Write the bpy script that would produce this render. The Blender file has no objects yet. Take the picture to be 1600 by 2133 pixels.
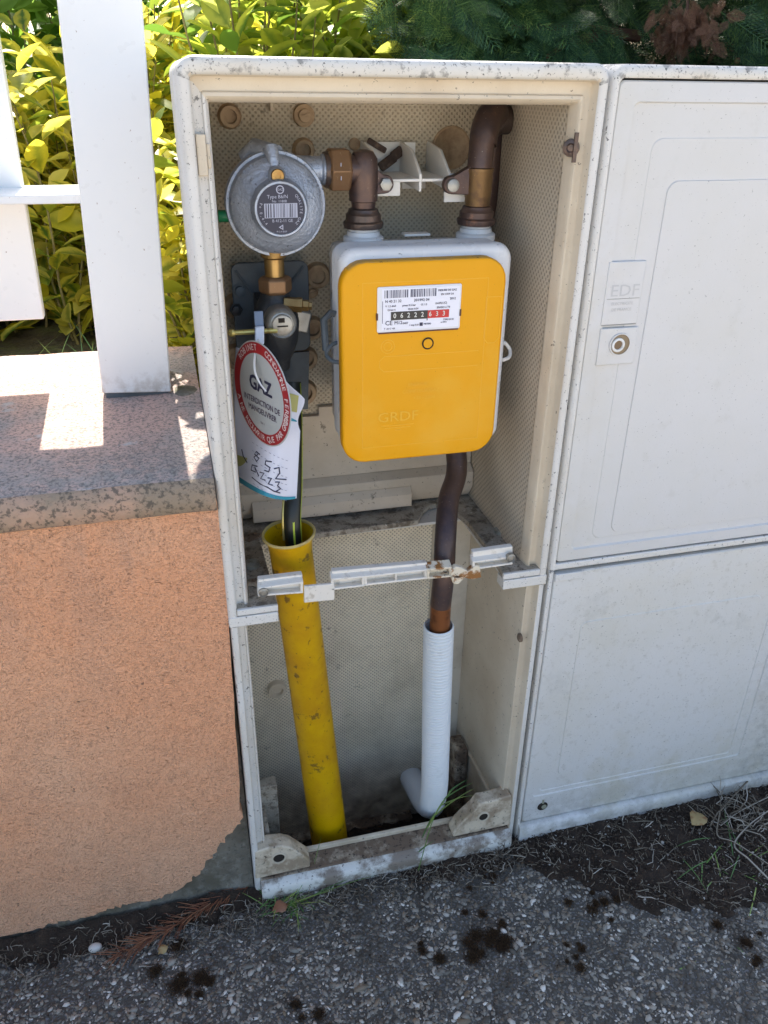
import bpy, bmesh, math, random
import numpy as np
from mathutils import Vector, Matrix, noise as mnoise
PI = math.pi
random.seed(7)
rng = np.random.default_rng(7)
S = bpy.context.scene
C = S.collection

# ------------------------------------------------------------------ camera
CAM = np.array([-0.0258, -0.7813, 1.0389]); YAW, PITCH, ROLL, FPX = 0.2628, 0.4923, 0.0146, 1679.3
cy, sy, cp, sp = math.cos(YAW), math.sin(YAW), math.cos(PITCH), math.sin(PITCH)
Fw = np.array([sy*cp, cy*cp, -sp]); r0 = np.array([cy, -sy, 0.]); u0 = np.cross(r0, Fw)
cr, sr = math.cos(ROLL), math.sin(ROLL)
Rt = cr*r0 + sr*u0; Up = -sr*r0 + cr*u0
cd = bpy.data.cameras.new('camera'); cam = bpy.data.objects.new('camera', cd); C.objects.link(cam)
cd.sensor_fit = 'HORIZONTAL'; cd.sensor_width = 36; cd.lens = FPX/1600*36; cd.clip_start = .01; cd.clip_end = 300
cam.matrix_world = Matrix(((Rt[0], Up[0], -Fw[0], CAM[0]), (Rt[1], Up[1], -Fw[1], CAM[1]), (Rt[2], Up[2], -Fw[2], CAM[2]), (0, 0, 0, 1)))
S.camera = cam
def at(px, py, axis, val):          # surveying helper: where a sight line meets a plane of the place
    d = Fw*FPX + Rt*(px-800) - Up*(py-1066.5)
    return Vector(CAM + (val-CAM[axis])/d[axis]*d)
def Y(px, py, y): return at(px, py, 1, y)
def Z(px, py, z): return at(px, py, 2, z)
def ppm(P): return FPX/float((np.array(P)-CAM) @ Fw)

# ------------------------------------------------------------------ light
ELEV = math.radians(43)
W = bpy.data.worlds.new('World'); S.world = W; W.use_nodes = True
nt = W.node_tree; nt.nodes.clear()
sky = nt.nodes.new('ShaderNodeTexSky'); sky.sky_type = 'NISHITA'; sky.sun_disc = False
sky.sun_elevation = ELEV; sky.sun_rotation = 0.0; sky.altitude = 200; sky.dust_density = 4.0; sky.ozone_density = .6
bg = nt.nodes.new('ShaderNodeBackground'); bg.inputs[1].default_value = 0.15
wo = nt.nodes.new('ShaderNodeOutputWorld')
nt.links.new(sky.outputs[0], bg.inputs[0]); nt.links.new(bg.outputs[0], wo.inputs[0])
ld = bpy.data.lights.new('sun', 'SUN'); ld.energy = 5.0; ld.angle = math.radians(.5); ld.color = (1, .95, .86)
sun = bpy.data.objects.new('sun', ld); C.objects.link(sun)
sun.rotation_euler = Vector((0.0, -math.cos(ELEV), -math.sin(ELEV))).to_track_quat('-Z', 'Y').to_euler()
sun.location = (0, 3, 5)
S.view_settings.view_transform = 'Standard'; S.view_settings.look = 'None'
S.view_settings.exposure = 1.38; S.view_settings.gamma = 1

# ------------------------------------------------------------------ materials
def M(name, col, rough=.5, metal=0., spots=(), bump=(), rvar=0., spec=.5, islands=None, sss=0):
    m = bpy.data.materials.new(name); m.use_nodes = True
    t = m.node_tree; b = t.nodes['Principled BSDF']; L = t.links.new
    tc = t.nodes.new('ShaderNodeTexCoord'); crd = tc.outputs['Object']
    rgb = t.nodes.new('ShaderNodeRGB'); rgb.outputs[0].default_value = (*col, 1); cur = rgb.outputs[0]
    if islands:
        g = t.nodes.new('ShaderNodeNewGeometry'); cr_ = t.nodes.new('ShaderNodeValToRGB')
        cr_.color_ramp.interpolation = 'LINEAR'
        while len(cr_.color_ramp.elements) < len(islands): cr_.color_ramp.elements.new(.5)
        for e, (p_, c_) in zip(cr_.color_ramp.elements, islands): e.position = p_; e.color = (*c_, 1)
        L(g.outputs['Random Per Island'], cr_.inputs[0]); cur = cr_.outputs[0]
    for sp_ in spots:
        sc, lo, hi, c_, fac = sp_[:5]; det = sp_[5] if len(sp_) > 5 else 5; strz = sp_[6] if len(sp_) > 6 else None
        n = t.nodes.new('ShaderNodeTexNoise'); n.inputs['Scale'].default_value = sc; n.inputs['Detail'].default_value = det
        n.inputs['Roughness'].default_value = .65
        if strz:
            mp = t.nodes.new('ShaderNodeMapping'); mp.inputs['Scale'].default_value = strz; L(crd, mp.inputs[0]); L(mp.outputs[0], n.inputs[0])
        else: L(crd, n.inputs[0])
        mr = t.nodes.new('ShaderNodeMapRange'); mr.inputs[1].default_value = lo; mr.inputs[2].default_value = hi
        mr.inputs[4].default_value = fac; L(n.outputs[0], mr.inputs[0])
        fo = mr.outputs[0]
        if len(sp_) > 7:      # dirt that gathers towards one side of the thing: (axis, clean at, dirty at)
            ax, v0, v1 = sp_[7]; sx = t.nodes.new('ShaderNodeSeparateXYZ'); L(crd, sx.inputs[0])
            g2 = t.nodes.new('ShaderNodeMapRange'); g2.inputs[1].default_value = v0; g2.inputs[2].default_value = v1; L(sx.outputs[ax], g2.inputs[0])
            mu = t.nodes.new('ShaderNodeMath'); mu.operation = 'MULTIPLY'; L(fo, mu.inputs[0]); L(g2.outputs[0], mu.inputs[1]); fo = mu.outputs[0]
        mx = t.nodes.new('ShaderNodeMix'); mx.data_type = 'RGBA'; L(fo, mx.inputs[0]); L(cur, mx.inputs[6])
        mx.inputs[7].default_value = (*c_, 1); cur = mx.outputs[2]
    hn = None
    for kind, sc, st in bump:
        if kind == 'n':
            n = t.nodes.new('ShaderNodeTexNoise'); n.inputs['Scale'].default_value = sc; n.inputs['Detail'].default_value = 6
            L(crd, n.inputs[0]); h = n.outputs[0]
        elif kind == 'v':
            n = t.nodes.new('ShaderNodeTexVoronoi'); n.inputs['Scale'].default_value = sc; L(crd, n.inputs[0]); h = n.outputs[0]
        else:   # moulded dimples, staggered rows: kind 'dx' on a wall facing y, 'dy' on a wall facing x
            sx = t.nodes.new('ShaderNodeSeparateXYZ'); L(crd, sx.inputs[0])
            o = []
            for ax in ((0, 2) if kind == 'dx' else (1, 2)):
                a = t.nodes.new('ShaderNodeMath'); a.operation = 'MULTIPLY'; a.inputs[1].default_value = 2*PI/sc; L(sx.outputs[ax], a.inputs[0])
                s_ = t.nodes.new('ShaderNodeMath'); s_.operation = 'SINE'; L(a.outputs[0], s_.inputs[0]); o.append(s_.outputs[0])
            a = t.nodes.new('ShaderNodeMath'); a.operation = 'MULTIPLY'; L(o[0], a.inputs[0]); L(o[1], a.inputs[1])
            mr = t.nodes.new('ShaderNodeMapRange'); mr.inputs[1].default_value = .1; mr.inputs[2].default_value = .8; L(a.outputs[0], mr.inputs[0])
            h = mr.outputs[0]
            mm = t.nodes.new('ShaderNodeMath'); mm.operation = 'MULTIPLY'; mm.inputs[1].default_value = .34 if 'beige' in name else (.58 if 'pale' in name else .5); L(h, mm.inputs[0])
            mx = t.nodes.new('ShaderNodeMix'); mx.data_type = 'RGBA'; L(mm.outputs[0], mx.inputs[0]); L(cur, mx.inputs[6])
            mx.inputs[7].default_value = (.13, .105, .07, 1); cur = mx.outputs[2]      # shade of the dimples painted into the colour along with grime
            inv = t.nodes.new('ShaderNodeMath'); inv.operation = 'SUBTRACT'; inv.inputs[0].default_value = 1; L(h, inv.inputs[1]); h = inv.outputs[0]
        bp = t.nodes.new('ShaderNodeBump'); bp.inputs['Strength'].default_value = 1; bp.inputs['Distance'].default_value = st
        L(h, bp.inputs['Height'])
        if hn: L(hn, bp.inputs['Normal'])
        hn = bp.outputs[0]
    if hn: L(hn, b.inputs['Normal'])
    L(cur, b.inputs['Base Color'])
    b.inputs['Roughness'].default_value = rough; b.inputs['Metallic'].default_value = metal
    b.inputs['Specular IOR Level'].default_value = spec
    if rvar:
        n = t.nodes.new('ShaderNodeTexNoise'); n.inputs['Scale'].default_value = 60; L(crd, n.inputs[0])
        mr = t.nodes.new('ShaderNodeMapRange'); mr.inputs[3].default_value = max(0, rough-rvar); mr.inputs[4].default_value = rough+rvar
        L(n.outputs[0], mr.inputs[0]); L(mr.outputs[0], b.inputs['Roughness'])
    return m
def leafmat(name, edge, centre, alt, dark, trans=.5, rough=.4):
    m = bpy.data.materials.new(name); m.use_nodes = True; t = m.node_tree; b = t.nodes['Principled BSDF']; L = t.links.new
    g = t.nodes.new('ShaderNodeNewGeometry')
    cr_ = t.nodes.new('ShaderNodeValToRGB')
    for _ in range(2): cr_.color_ramp.elements.new(.5)
    for e, (p_, c_) in zip(cr_.color_ramp.elements, ((0, dark), (.16, alt), (.42, edge), (1, (edge[0]*1.15, edge[1]*1.2, edge[2]*4)))): e.position = p_; e.color = (*c_, 1)
    L(g.outputs['Random Per Island'], cr_.inputs[0])
    uv = t.nodes.new('ShaderNodeTexCoord'); sx = t.nodes.new('ShaderNodeSeparateXYZ'); L(uv.outputs['UV'], sx.inputs[0])
    n = t.nodes.new('ShaderNodeTexNoise'); n.inputs['Scale'].default_value = 90; L(uv.outputs['Object'], n.inputs[0])
    ad = t.nodes.new('ShaderNodeMath'); ad.operation = 'MULTIPLY_ADD'; L(n.outputs[0], ad.inputs[0]); ad.inputs[1].default_value = .7; L(sx.outputs[1], ad.inputs[2])
    mr = t.nodes.new('ShaderNodeMapRange'); mr.inputs[1].default_value = .92; mr.inputs[2].default_value = .45; L(ad.outputs[0], mr.inputs[0])
    ml = t.nodes.new('ShaderNodeMath'); ml.operation = 'MULTIPLY'; L(mr.outputs[0], ml.inputs[0])
    rr = t.nodes.new('ShaderNodeMath'); rr.operation = 'FRACT'; r2 = t.nodes.new('ShaderNodeMath'); r2.operation = 'MULTIPLY'; r2.inputs[1].default_value = 7.3
    L(g.outputs['Random Per Island'], r2.inputs[0]); L(r2.outputs[0], rr.inputs[0]); L(rr.outputs[0], ml.inputs[1])
    mx = t.nodes.new('ShaderNodeMix'); mx.data_type = 'RGBA'; L(ml.outputs[0], mx.inputs[0]); L(cr_.outputs[0], mx.inputs[6]); mx.inputs[7].default_value = (*centre, 1)
    L(mx.outputs[2], b.inputs['Base Color']); b.inputs['Roughness'].default_value = rough; b.inputs['Specular IOR Level'].default_value = .3
    tr = t.nodes.new('ShaderNodeBsdfTranslucent'); L(mx.outputs[2], tr.inputs[0])
    ms = t.nodes.new('ShaderNodeMixShader'); ms.inputs[0].default_value = trans
    L(b.outputs[0], ms.inputs[1]); L(tr.outputs[0], ms.inputs[2]); L(ms.outputs[0], t.nodes['Material Output'].inputs[0])
    return m

BLK = (.025, .022, .02); BRN = (.10, .07, .04)
m_shell = M('weathered_white_polyester', (.68, .66, .62), .45, spots=[(9, .45, .7, (.60, .53, .42), .5), (170, .63, .68, BLK, .75, 3), (520, .66, .70, BLK, .7, 2)], bump=[('n', 500, .00012)], rvar=.1)
m_shelltop = M('mould_spotted_polyester', (.68, .66, .61), .5, spots=[(9, .45, .7, (.60, .53, .42), .5), (60, .54, .62, (.07, .065, .06), .6, 11), (300, .60, .66, BLK, .8, 3)], bump=[('n', 500, .00015)])
m_inner = M('yellowed_smooth_polyester', (.66, .575, .445), .5, spots=[(26, .40, .60, (.24, .17, .10), .7, 9, None, (2, .10, -.02)), (12, .4, .7, (.48, .38, .26), .5), (200, .66, .70, BLK, .7, 3), (45, .66, .72, BRN, .5, 6)], bump=[('n', 400, .00015)])
m_boss = M('browned_moulding', (.46, .33, .20), .6, spots=[(60, .45, .65, (.26, .16, .09), .8, 6)], bump=[('n', 300, .0003)])
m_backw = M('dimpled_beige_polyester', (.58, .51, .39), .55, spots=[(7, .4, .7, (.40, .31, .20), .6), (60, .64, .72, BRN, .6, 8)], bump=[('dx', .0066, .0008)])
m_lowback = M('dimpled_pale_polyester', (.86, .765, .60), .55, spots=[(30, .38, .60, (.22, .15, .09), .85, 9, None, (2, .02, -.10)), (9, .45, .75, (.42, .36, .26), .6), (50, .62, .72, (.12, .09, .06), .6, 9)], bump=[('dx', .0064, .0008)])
m_sidew = M('dimpled_side_polyester', (.60, .52, .405), .55, spots=[(8, .4, .7, (.45, .36, .25), .5), (70, .66, .72, BRN, .5, 6)], bump=[('dy', .0080, .0008)])
m_dirty = M('grimy_shelf_polyester', (.46, .42, .35), .8, spots=[(18, .35, .65, (.27, .23, .17), .9, 9), (70, .5, .6, (.10, .075, .05), .75, 9), (330, .6, .66, BLK, .8, 3), (150, .68, .72, (.7, .68, .62), .8, 3)], bump=[('n', 200, .001), ('n', 60, .002)])
m_sill = M('soil_caked_sill', (.50, .42, .31), .8, spots=[(30, .34, .50, (.15, .10, .065), .95, 9), (160, .56, .62, (.05, .035, .025), .9, 6)], bump=[('n', 160, .0015)])
m_door = M('white_door_polyester', (.63, .62, .61), .42, spots=[(10, .42, .64, (.56, .52, .43), .7, 6, None, (0, -.17, -.24)), (6, .45, .75, (.60, .585, .54), .6), (420, .70, .73, BLK, .5, 2), (26, .60, .74, (.44, .42, .36), .22, 8)], bump=[('n', 350, .00012)], rvar=.08)
m_lowdoor = M('soiled_white_door_polyester', (.66, .65, .625), .45, spots=[(40, .40, .62, (.20, .18, .15), .75, 12, None, (2, .10, -.01)), (16, .50, .66, (.52, .47, .34), .55, 6, None, (2, .30, .03)), (60, .44, .60, (.15, .15, .15), .8, 12, None, (0, .13, .22)), (5, .42, .7, (.60, .57, .48), .6), (90, .55, .66, (.36, .33, .26), .24, 12), (330, .63, .69, (.07, .065, .06), .6, 4), (9, .60, .70, (.30, .30, .27), .25, 15)], bump=[('n', 350, .00015)], rvar=.08)
m_whitepl = M('clean_white_plastic', (.74, .73, .70), .35, spots=[(200, .70, .74, BRN, .5, 3)])
m_bar = M('brittle_white_plastic', (.76, .71, .63), .4, spots=[(90, .56, .66, (.40, .34, .26), .6, 8), (30, .64, .72, (.45, .28, .12), .35, 6), (300, .68, .72, BRN, .6)])
m_char = M('scorched_plastic', (.70, .62, .48), .5, spots=[(60, .52, .60, (.28, .12, .03), 1, 5), (80, .64, .68, (.04, .02, .01), 1, 4)], bump=[('n', 200, .001)])
m_white = M('painted_white_metal', (.84, .84, .83), .3, spots=[(50, .45, .62, (.38, .30, .22), .8, 9, None, (2, .035, -.01)), (14, .62, .72, (.70, .66, .58), .3), (200, .69, .72, (.25, .14, .09), .8, 3), (5, .55, .7, (.74, .72, .68), .6, 8)], bump=[('n', 40, .0004)], rvar=.08)
m_rustend = M('rust_streak', (.42, .26, .15), .8, spots=[(120, .45, .6, (.75, .7, .65), .8, 5)])
m_meter = M('meter_white_enamel', (.74, .745, .75), .3, spots=[(40, .60, .70, (.45, .42, .36), .5, 8), (190, .66, .70, (.08, .07, .06), .7, 4)], rvar=.1)
m_yel = M('meter_yellow_plastic', (.80, .36, .0), .5, spots=[(10, .5, .8, (.76, .38, .01), .5), (420, .73, .76, (.2, .09, .01), .6, 2), (5, .52, .66, (.84, .47, .06), .35, 9)], bump=[('n', 600, .0001), ('n', 9, .0012)], spec=.3, rvar=.1)
m_yeldust = M('dusty_yellow_edge', (.62, .31, .03), .7, spots=[(50, .48, .62, (.40, .25, .10), .8, 8), (160, .62, .68, (.06, .04, .02), .8, 4)])
m_yelrel = M('meter_yellow_relief', (.82, .43, .008), .35)
m_label = M('label_card', (.78, .78, .86), .25)
m_win = M('window_frame_plastic', (.72, .72, .74), .2)
m_ink = M('label_ink', (.03, .03, .07), .5)
m_inkgrey = M('label_ink_grey', (.22, .23, .35), .5)
m_cnt = M('counter_black', (.008, .010, .014), .3)
m_cntred = M('counter_red', (.55, .008, .01), .3)
m_digit = M('counter_digit', (.72, .72, .68), .4)
m_zinc = M('cast_zinc', (.41, .46, .55), .48, .7, spots=[(25, .45, .7, (.25, .28, .34), .7), (240, .62, .67, (.12, .12, .14), .7, 3), (60, .66, .72, (.58, .60, .64), .6, 6)], bump=[('n', 330, .0010), ('n', 110, .0009)], rvar=.12)
m_brass = M('tarnished_brass', (.40, .26, .10), .38, .9, spots=[(40, .45, .7, (.30, .16, .05), .8, 6)], bump=[('n', 200, .0002)], rvar=.1)
m_brnut = M('brown_brass_nut', (.25, .145, .075), .5, .6, spots=[(30, .45, .7, (.20, .10, .04), .8, 6), (220, .66, .7, (.5, .4, .25), .6)], bump=[('n', 200, .0003)])
m_cop = M('oxidised_copper', (.13, .083, .066), .45, .6, spots=[(16, .40, .60, (.065, .05, .058), .95, 6), (40, .62, .7, (.42, .20, .11), .5, 7), (300, .68, .72, (.5, .45, .35), .6, 3)], bump=[('n', 150, .0004)], rvar=.12)
m_copdk = M('dark_union_bronze', (.10, .075, .065), .35, .6, spots=[(40, .5, .7, (.20, .13, .10), .7, 6), (90, .69, .73, (.55, .50, .38), .7, 4)], bump=[('n', 250, .0006)], rvar=.12)
m_copbr = M('brazed_copper', (.22, .135, .06), .45, .65, spots=[(50, .5, .62, (.12, .07, .05), .9, 7), (70, .66, .7, (.6, .42, .16), .6, 4)], bump=[('n', 150, .0005)])
m_copwarm = M('heat_tinted_copper', (.34, .13, .05), .35, .7, spots=[(25, .45, .62, (.12, .05, .03), .9, 4)])
m_valve = M('black_valve_body', (.035, .038, .042), .5, .3, spots=[(50, .5, .7, (.10, .10, .10), .7, 6)], bump=[('n', 160, .0006)])
m_slate = M('slate_blue_plate', (.10, .125, .145), .5, spots=[(14, .45, .7, (.06, .06, .055), .8, 6), (200, .66, .7, (.25, .23, .2), .6)], bump=[('n', 200, .0002)])
m_steel = M('dull_steel', (.38, .38, .36), .45, .8, spots=[(60, .5, .7, (.22, .19, .15), .7, 6)], bump=[('n', 200, .0004)])
m_gold = M('yellow_steel_rod', (.55, .45, .15), .35, .7, spots=[(80, .55, .65, (.25, .16, .05), .8)])
m_green = M('green_plastic', (.005, .16, .06), .3)
m_navy = M('navy_label', (.012, .016, .045), .35)
m_print = M('silver_print', (.42, .44, .55), .4)
m_strap = M('grey_blue_strap', (.16, .21, .30), .45)
m_tie = M('pale_cable_tie', (.55, .60, .70), .35)
m_red = M('tag_red', (.36, .012, .018), .4, spots=[(60, .5, .7, (.25, .012, .02), .5)])
m_tag = M('tag_grey_white', (.46, .48, .47), .45)
m_tagwhite = M('tag_white_print', (.72, .62, .60), .5)
m_paper = M('paper', (.66, .67, .76), .7, spots=[(20, .55, .75, (.58, .6, .7), .5)])
m_teal = M('paper_teal_print', (.03, .26, .36), .6)
m_olive = M('paper_olive_print', (.42, .40, .14), .6)
m_pipey = M('yellow_duct', (.62, .36, .0), .45, spec=.3, spots=[(14, .42, .70, (.46, .22, .005), .85, 6), (42, .60, .64, (.11, .06, .02), .75, 14), (150, .64, .68, (.08, .05, .02), .8, 6)], bump=[('n', 120, .0004)], rvar=.1)
m_piperim = M('pale_duct_rim', (.50, .38, .14), .6, spots=[(50, .5, .65, (.3, .2, .07), .8)])
m_pe = M('black_polyethylene', (.012, .014, .012), .4)
m_pest = M('yellow_green_stripe', (.42, .50, .04), .5)
m_hose = M('white_corrugated_hose', (.70, .72, .72), .38, spots=[(25, .6, .74, (.40, .38, .34), .5, 8), (200, .70, .74, BRN, .6)])
m_stucco = M('pink_roughcast', (.92, .44, .235), .9, spots=[(20, .36, .60, (.40, .25, .16), .65, 9, None, (2, .20, .0)), (8, .45, .62, (.60, .36, .25), .5, 8, (3, 1, .5), (2, .35, .62)), (3.0, .40, .66, (.90, .51, .31), .9, 5), (14, .50, .70, (.74, .38, .22), .5, 8), (360, .58, .66, (.34, .15, .085), .38, 3), (480, .60, .66, (.80, .50, .36), .45, 3), (90, .67, .70, (.20, .10, .06), .7, 6)], bump=[('n', 380, .0050), ('v', 380, .0018), ('n', 60, .0024), ('n', 9, .004)])
m_coping = M('lichened_coping', (.58, .38, .31), .9, spots=[(60, .34, .56, (.24, .235, .225), .85, 10, None, (1, .03, -.075)), (330, .5, .6, (.10, .10, .09), .6, 3, None, (1, .06, -.08)), (5, .44, .56, (.34, .31, .29), .85, 8), (260, .50, .60, (.13, .125, .115), .75, 8), (320, .60, .66, (.07, .06, .055), .7, 3), (16, .60, .66, (.48, .50, .50), .6, 8), (3, .30, .42, (.62, .40, .32), .0)], bump=[('n', 150, .0018), ('n', 500, .0008)])
m_copfront = M('speckled_coping_edge', (.46, .30, .21), .9, spots=[(11, .40, .55, (.24, .20, .14), .75, 9), (190, .50, .60, (.09, .075, .06), .8, 5)], bump=[('n', 180, .002), ('n', 60, .002)])
m_conc = M('grey_concrete', (.20, .18, .14), .95, spots=[(70, .52, .60, (.33, .31, .26), .7, 8), (16, .48, .58, (.10, .085, .05), .8, 9), (20, .42, .65, (.12, .105, .08), .9, 9), (150, .58, .66, (.08, .075, .06), .8, 6), (40, .64, .70, (.14, .17, .05), .6, 6)], bump=[('n', 120, .004), ('n', 40, .006)])
m_pave = M('exposed_aggregate', (.085, .076, .062), .95, spots=[(260, .52, .62, (.20, .20, .21), .7, 3), (12, .52, .64, (.045, .035, .025), .85, 8)], bump=[('n', 260, .002), ('v', 160, .0015)])
m_soil = M('dark_soil', (.035, .022, .014), 1, spots=[(60, .5, .7, (.08, .05, .03), .8, 8), (300, .66, .72, (.25, .2, .15), .5)], bump=[('n', 100, .006), ('n', 400, .002)])
m_garden = M('garden_soil', (.07, .055, .03), 1, spots=[(12, .5, .7, (.10, .12, .03), .8, 6)], bump=[('n', 60, .01)])
m_gravel = M('gravel_stones', (.3, .3, .3), .7, islands=[(0, (.07, .06, .048)), (.3, (.19, .17, .14)), (.55, (.33, .30, .25)), (.75, (.21, .155, .10)), (.9, (.47, .43, .37)), (1, (.78, .73, .65))], spots=[(9, .50, .62, (.055, .042, .03), .85, 8), (40, .60, .70, (.06, .045, .03), .7, 6)], bump=[('n', 500, .0006)])
m_moss = M('dry_brown_moss', (.06, .035, .015), 1, islands=[(0, (.03, .018, .010)), (.6, (.075, .038, .016)), (1, (.14, .08, .03))])
m_litter = M('dry_root_fibres', (.3, .25, .18), .9, islands=[(0, (.06, .04, .025)), (.5, (.15, .12, .085)), (.85, (.30, .26, .20)), (1, (.52, .47, .40))])
m_twig = M('rust_brown_conifer_twig', (.20, .07, .03), .8, islands=[(0, (.12, .045, .025)), (.6, (.24, .085, .035)), (1, (.32, .16, .08))])
m_grass = M('grass_blade', (.16, .24, .05), .5, islands=[(0, (.05, .13, .04)), (.5, (.12, .24, .05)), (1, (.32, .38, .09))])
m_dryleaf = M('dead_leaf', (.42, .30, .13), .7, spots=[(70, .5, .62, (.28, .13, .05), .8, 6)], bump=[('n', 150, .001)])
m_brleaf = M('brown_dead_leaf', (.34, .15, .08), .5, spots=[(70, .5, .62, (.42, .26, .15), .8, 6)])
m_pebble = M('pale_pebble', (.62, .58, .52), .6, spots=[(90, .5, .7, (.45, .4, .33), .6)])
m_stem = M('shrub_stem', (.20, .17, .06), .8, spots=[(60, .5, .65, (.12, .08, .04), .8)])
m_bark = M('conifer_bark', (.12, .06, .04), .9, spots=[(50, .5, .65, (.22, .18, .05), .8)], bump=[('n', 90, .003)])
m_hole = M('dark_recess', (.02, .015, .01), .9)
m_embos = M('moulded_lettering', (.53, .525, .52), .5)  # door plastic darkened, relief shade of the letters put into the colour
m_leafY = leafmat('variegated_leaf', (.70, .60, .04), (.10, .20, .03), (.44, .47, .05), (.18, .25, .03), .62)
m_leafM = leafmat('half_variegated_leaf', (.48, .50, .04), (.10, .20, .03), (.26, .38, .05), (.12, .22, .03), .6)
m_leafG = leafmat('bright_green_leaf', (.28, .42, .04), (.12, .22, .03), (.16, .30, .03), (.07, .14, .02), .6)
m_thuja = M('conifer_scale_foliage', (.03, .07, .035), .6, islands=[(0, (.018, .05, .022)), (.4, (.04, .10, .04)), (.8, (.08, .17, .06)), (1, (.15, .26, .06))])
m_thujb = M('lime_tipped_conifer', (.05, .11, .04), .6, islands=[(0, (.02, .06, .02)), (.4, (.05, .13, .04)), (.8, (.12, .23, .06)), (1, (.24, .34, .08))])
m_deadfr = M('dead_conifer_foliage', (.16, .07, .035), .8, islands=[(0, (.09, .035, .02)), (.5, (.16, .07, .035)), (1, (.25, .14, .08))])

# ------------------------------------------------------------------ mesh helpers
def frame(d):
    d = Vector(d).normalized(); a = Vector((0, 0, 1)) if abs(d.z) < .9 else Vector((0, 1, 0))
    u = d.cross(a).normalized(); return d, u, u.cross(d)
class MB:
    def __init__(s): s.v = []; s.f = []; s.mi = []; s.cm = 0
    def add(s, vs, fs):
        o = len(s.v); s.v += [tuple(v) for v in vs]; s.f += [tuple(i+o for i in f) for f in fs]; s.mi += [s.cm]*len(fs); return s
    def box(s, x0, x1, y0, y1, z0, z1):
        return s.add([(x, y, z) for z in (z0, z1) for y in (y0, y1) for x in (x0, x1)], [(0, 1, 3, 2), (4, 6, 7, 5), (0, 4, 5, 1), (2, 3, 7, 6), (0, 2, 6, 4), (1, 5, 7, 3)])
    def bx(s, c, u, v, w):     # oriented box: centre, three half vectors
        c, u, v, w = map(Vector, (c, u, v, w))
        return s.add([c+a*u+b*v+k*w for k in (-1, 1) for b in (-1, 1) for a in (-1, 1)], [(0, 1, 3, 2), (4, 6, 7, 5), (0, 4, 5, 1), (2, 3, 7, 6), (0, 2, 6, 4), (1, 5, 7, 3)])
    def loops(s, Ls, closed=True, cap0=False, cap1=False):
        n = len(Ls[0]); vs = [p for l in Ls for p in l]; fs = []
        for i in range(len(Ls)-1):
            for j in range(n if closed else n-1):
                k = (j+1) % n; fs.append((i*n+j, i*n+k, (i+1)*n+k, (i+1)*n+j))
        if cap0: fs.append(tuple(range(n)))
        if cap1: fs.append(tuple((len(Ls)-1)*n+j for j in range(n)))
        return s.add(vs, fs)
    def lathe(s, o, d, prof, n=32, cap0=True, cap1=True, hexr=None):
        d, u, w = frame(d); o = Vector(o)
        Ls = [[o+d*t+(u*math.cos(2*PI*j/n)+w*math.sin(2*PI*j/n))*r for j in range(n)] for t, r in prof]
        return s.loops(Ls, True, cap0, cap1)
    def cyl(s, a, b, ra, rb=None, n=20):
        a, b = Vector(a), Vector(b); L_ = (b-a).length
        return s.lathe(a, b-a, [(0, ra), (L_, ra if rb is None else rb)], n)
    def tube(s, pts, rad, n=16, cap=True):
        pts = [Vector(p) for p in pts]; Ls = []; pu = None
        for i, p in enumerate(pts):
            d = (pts[min(i+1, len(pts)-1)]-pts[max(i-1, 0)]).normalized()
            if pu is None: _, u, _w = frame(d)
            else: u = (pu-d*pu.dot(d)).normalized()
            w = u.cross(d); pu = u; r = rad[i] if hasattr(rad, '__len__') else rad
            Ls.append([p+(u*math.cos(2*PI*j/n)+w*math.sin(2*PI*j/n))*r for j in range(n)])
        return s.loops(Ls, True, cap, cap)
    def prism(s, pts, off):    # polygon extruded by a vector
        pts = [Vector(p) for p in pts]; off = Vector(off); n = len(pts)
        return s.add(pts+[p+off for p in pts], [tuple(range(n)), tuple(range(2*n-1, n-1, -1))]+[(j, j+n, (j+1) % n+n, (j+1) % n) for j in range(n)])
    def sphere(s, c, r, sc=(1, 1, 1), n=12):
        c = Vector(c); Ls = []
        for i in range(1, n//2+1):
            t = PI*i/(n//2+1); Ls.append([c+Vector((math.sin(t)*math.cos(2*PI*j/n)*r*sc[0], math.sin(t)*math.sin(2*PI*j/n)*r*sc[1], math.cos(t)*r*sc[2])) for j in range(n)])
        return s.loops(Ls, True, True, True)
    def build(s, name, mat, parent=None, bevel=0, seg=2, angle=35, recalc=True, flat=False, loc=None):
        me = bpy.data.meshes.new(name)
        off = Vector(parent.get('_w', (0, 0, 0))) if parent is not None else (Vector(loc) if loc is not None else Vector((0, 0, 0)))
        me.from_pydata([Vector(v)-off for v in s.v], [], s.f)
        mats = mat if isinstance(mat, (list, tuple)) else [mat]
        for m_ in mats: me.materials.append(m_)
        if len(mats) > 1: me.polygons.foreach_set('material_index', s.mi)
        if recalc:
            b = bmesh.new(); b.from_mesh(me); bmesh.ops.recalc_face_normals(b, faces=b.faces[:]); b.to_mesh(me); b.free()
        if not flat: me.shade_smooth(); me.set_sharp_from_angle(angle=math.radians(angle))
        o = bpy.data.objects.new(name, me); C.objects.link(o)
        if parent is not None:
            o.parent = parent; o['_w'] = tuple(off)
        else: o.location = off; o['_w'] = tuple(off)
        if bevel:
            md = o.modifiers.new('bevel', 'BEVEL'); md.width = bevel; md.segments = seg; md.limit_method = 'ANGLE'; md.angle_limit = math.radians(40)
        return o
def tag(o, label, cat=None, group=None, kind=None):
    if label: o['label'] = label
    if cat: o['category'] = cat
    if group: o['group'] = group
    if kind: o['kind'] = kind
    return o
def thing(name, label, cat, loc=(0, 0, 0), group=None):
    o = bpy.data.objects.new(name, None); C.objects.link(o); o.location = loc; o['_w'] = tuple(loc); o.empty_display_size = .02
    return tag(o, label, cat, group)
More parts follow.
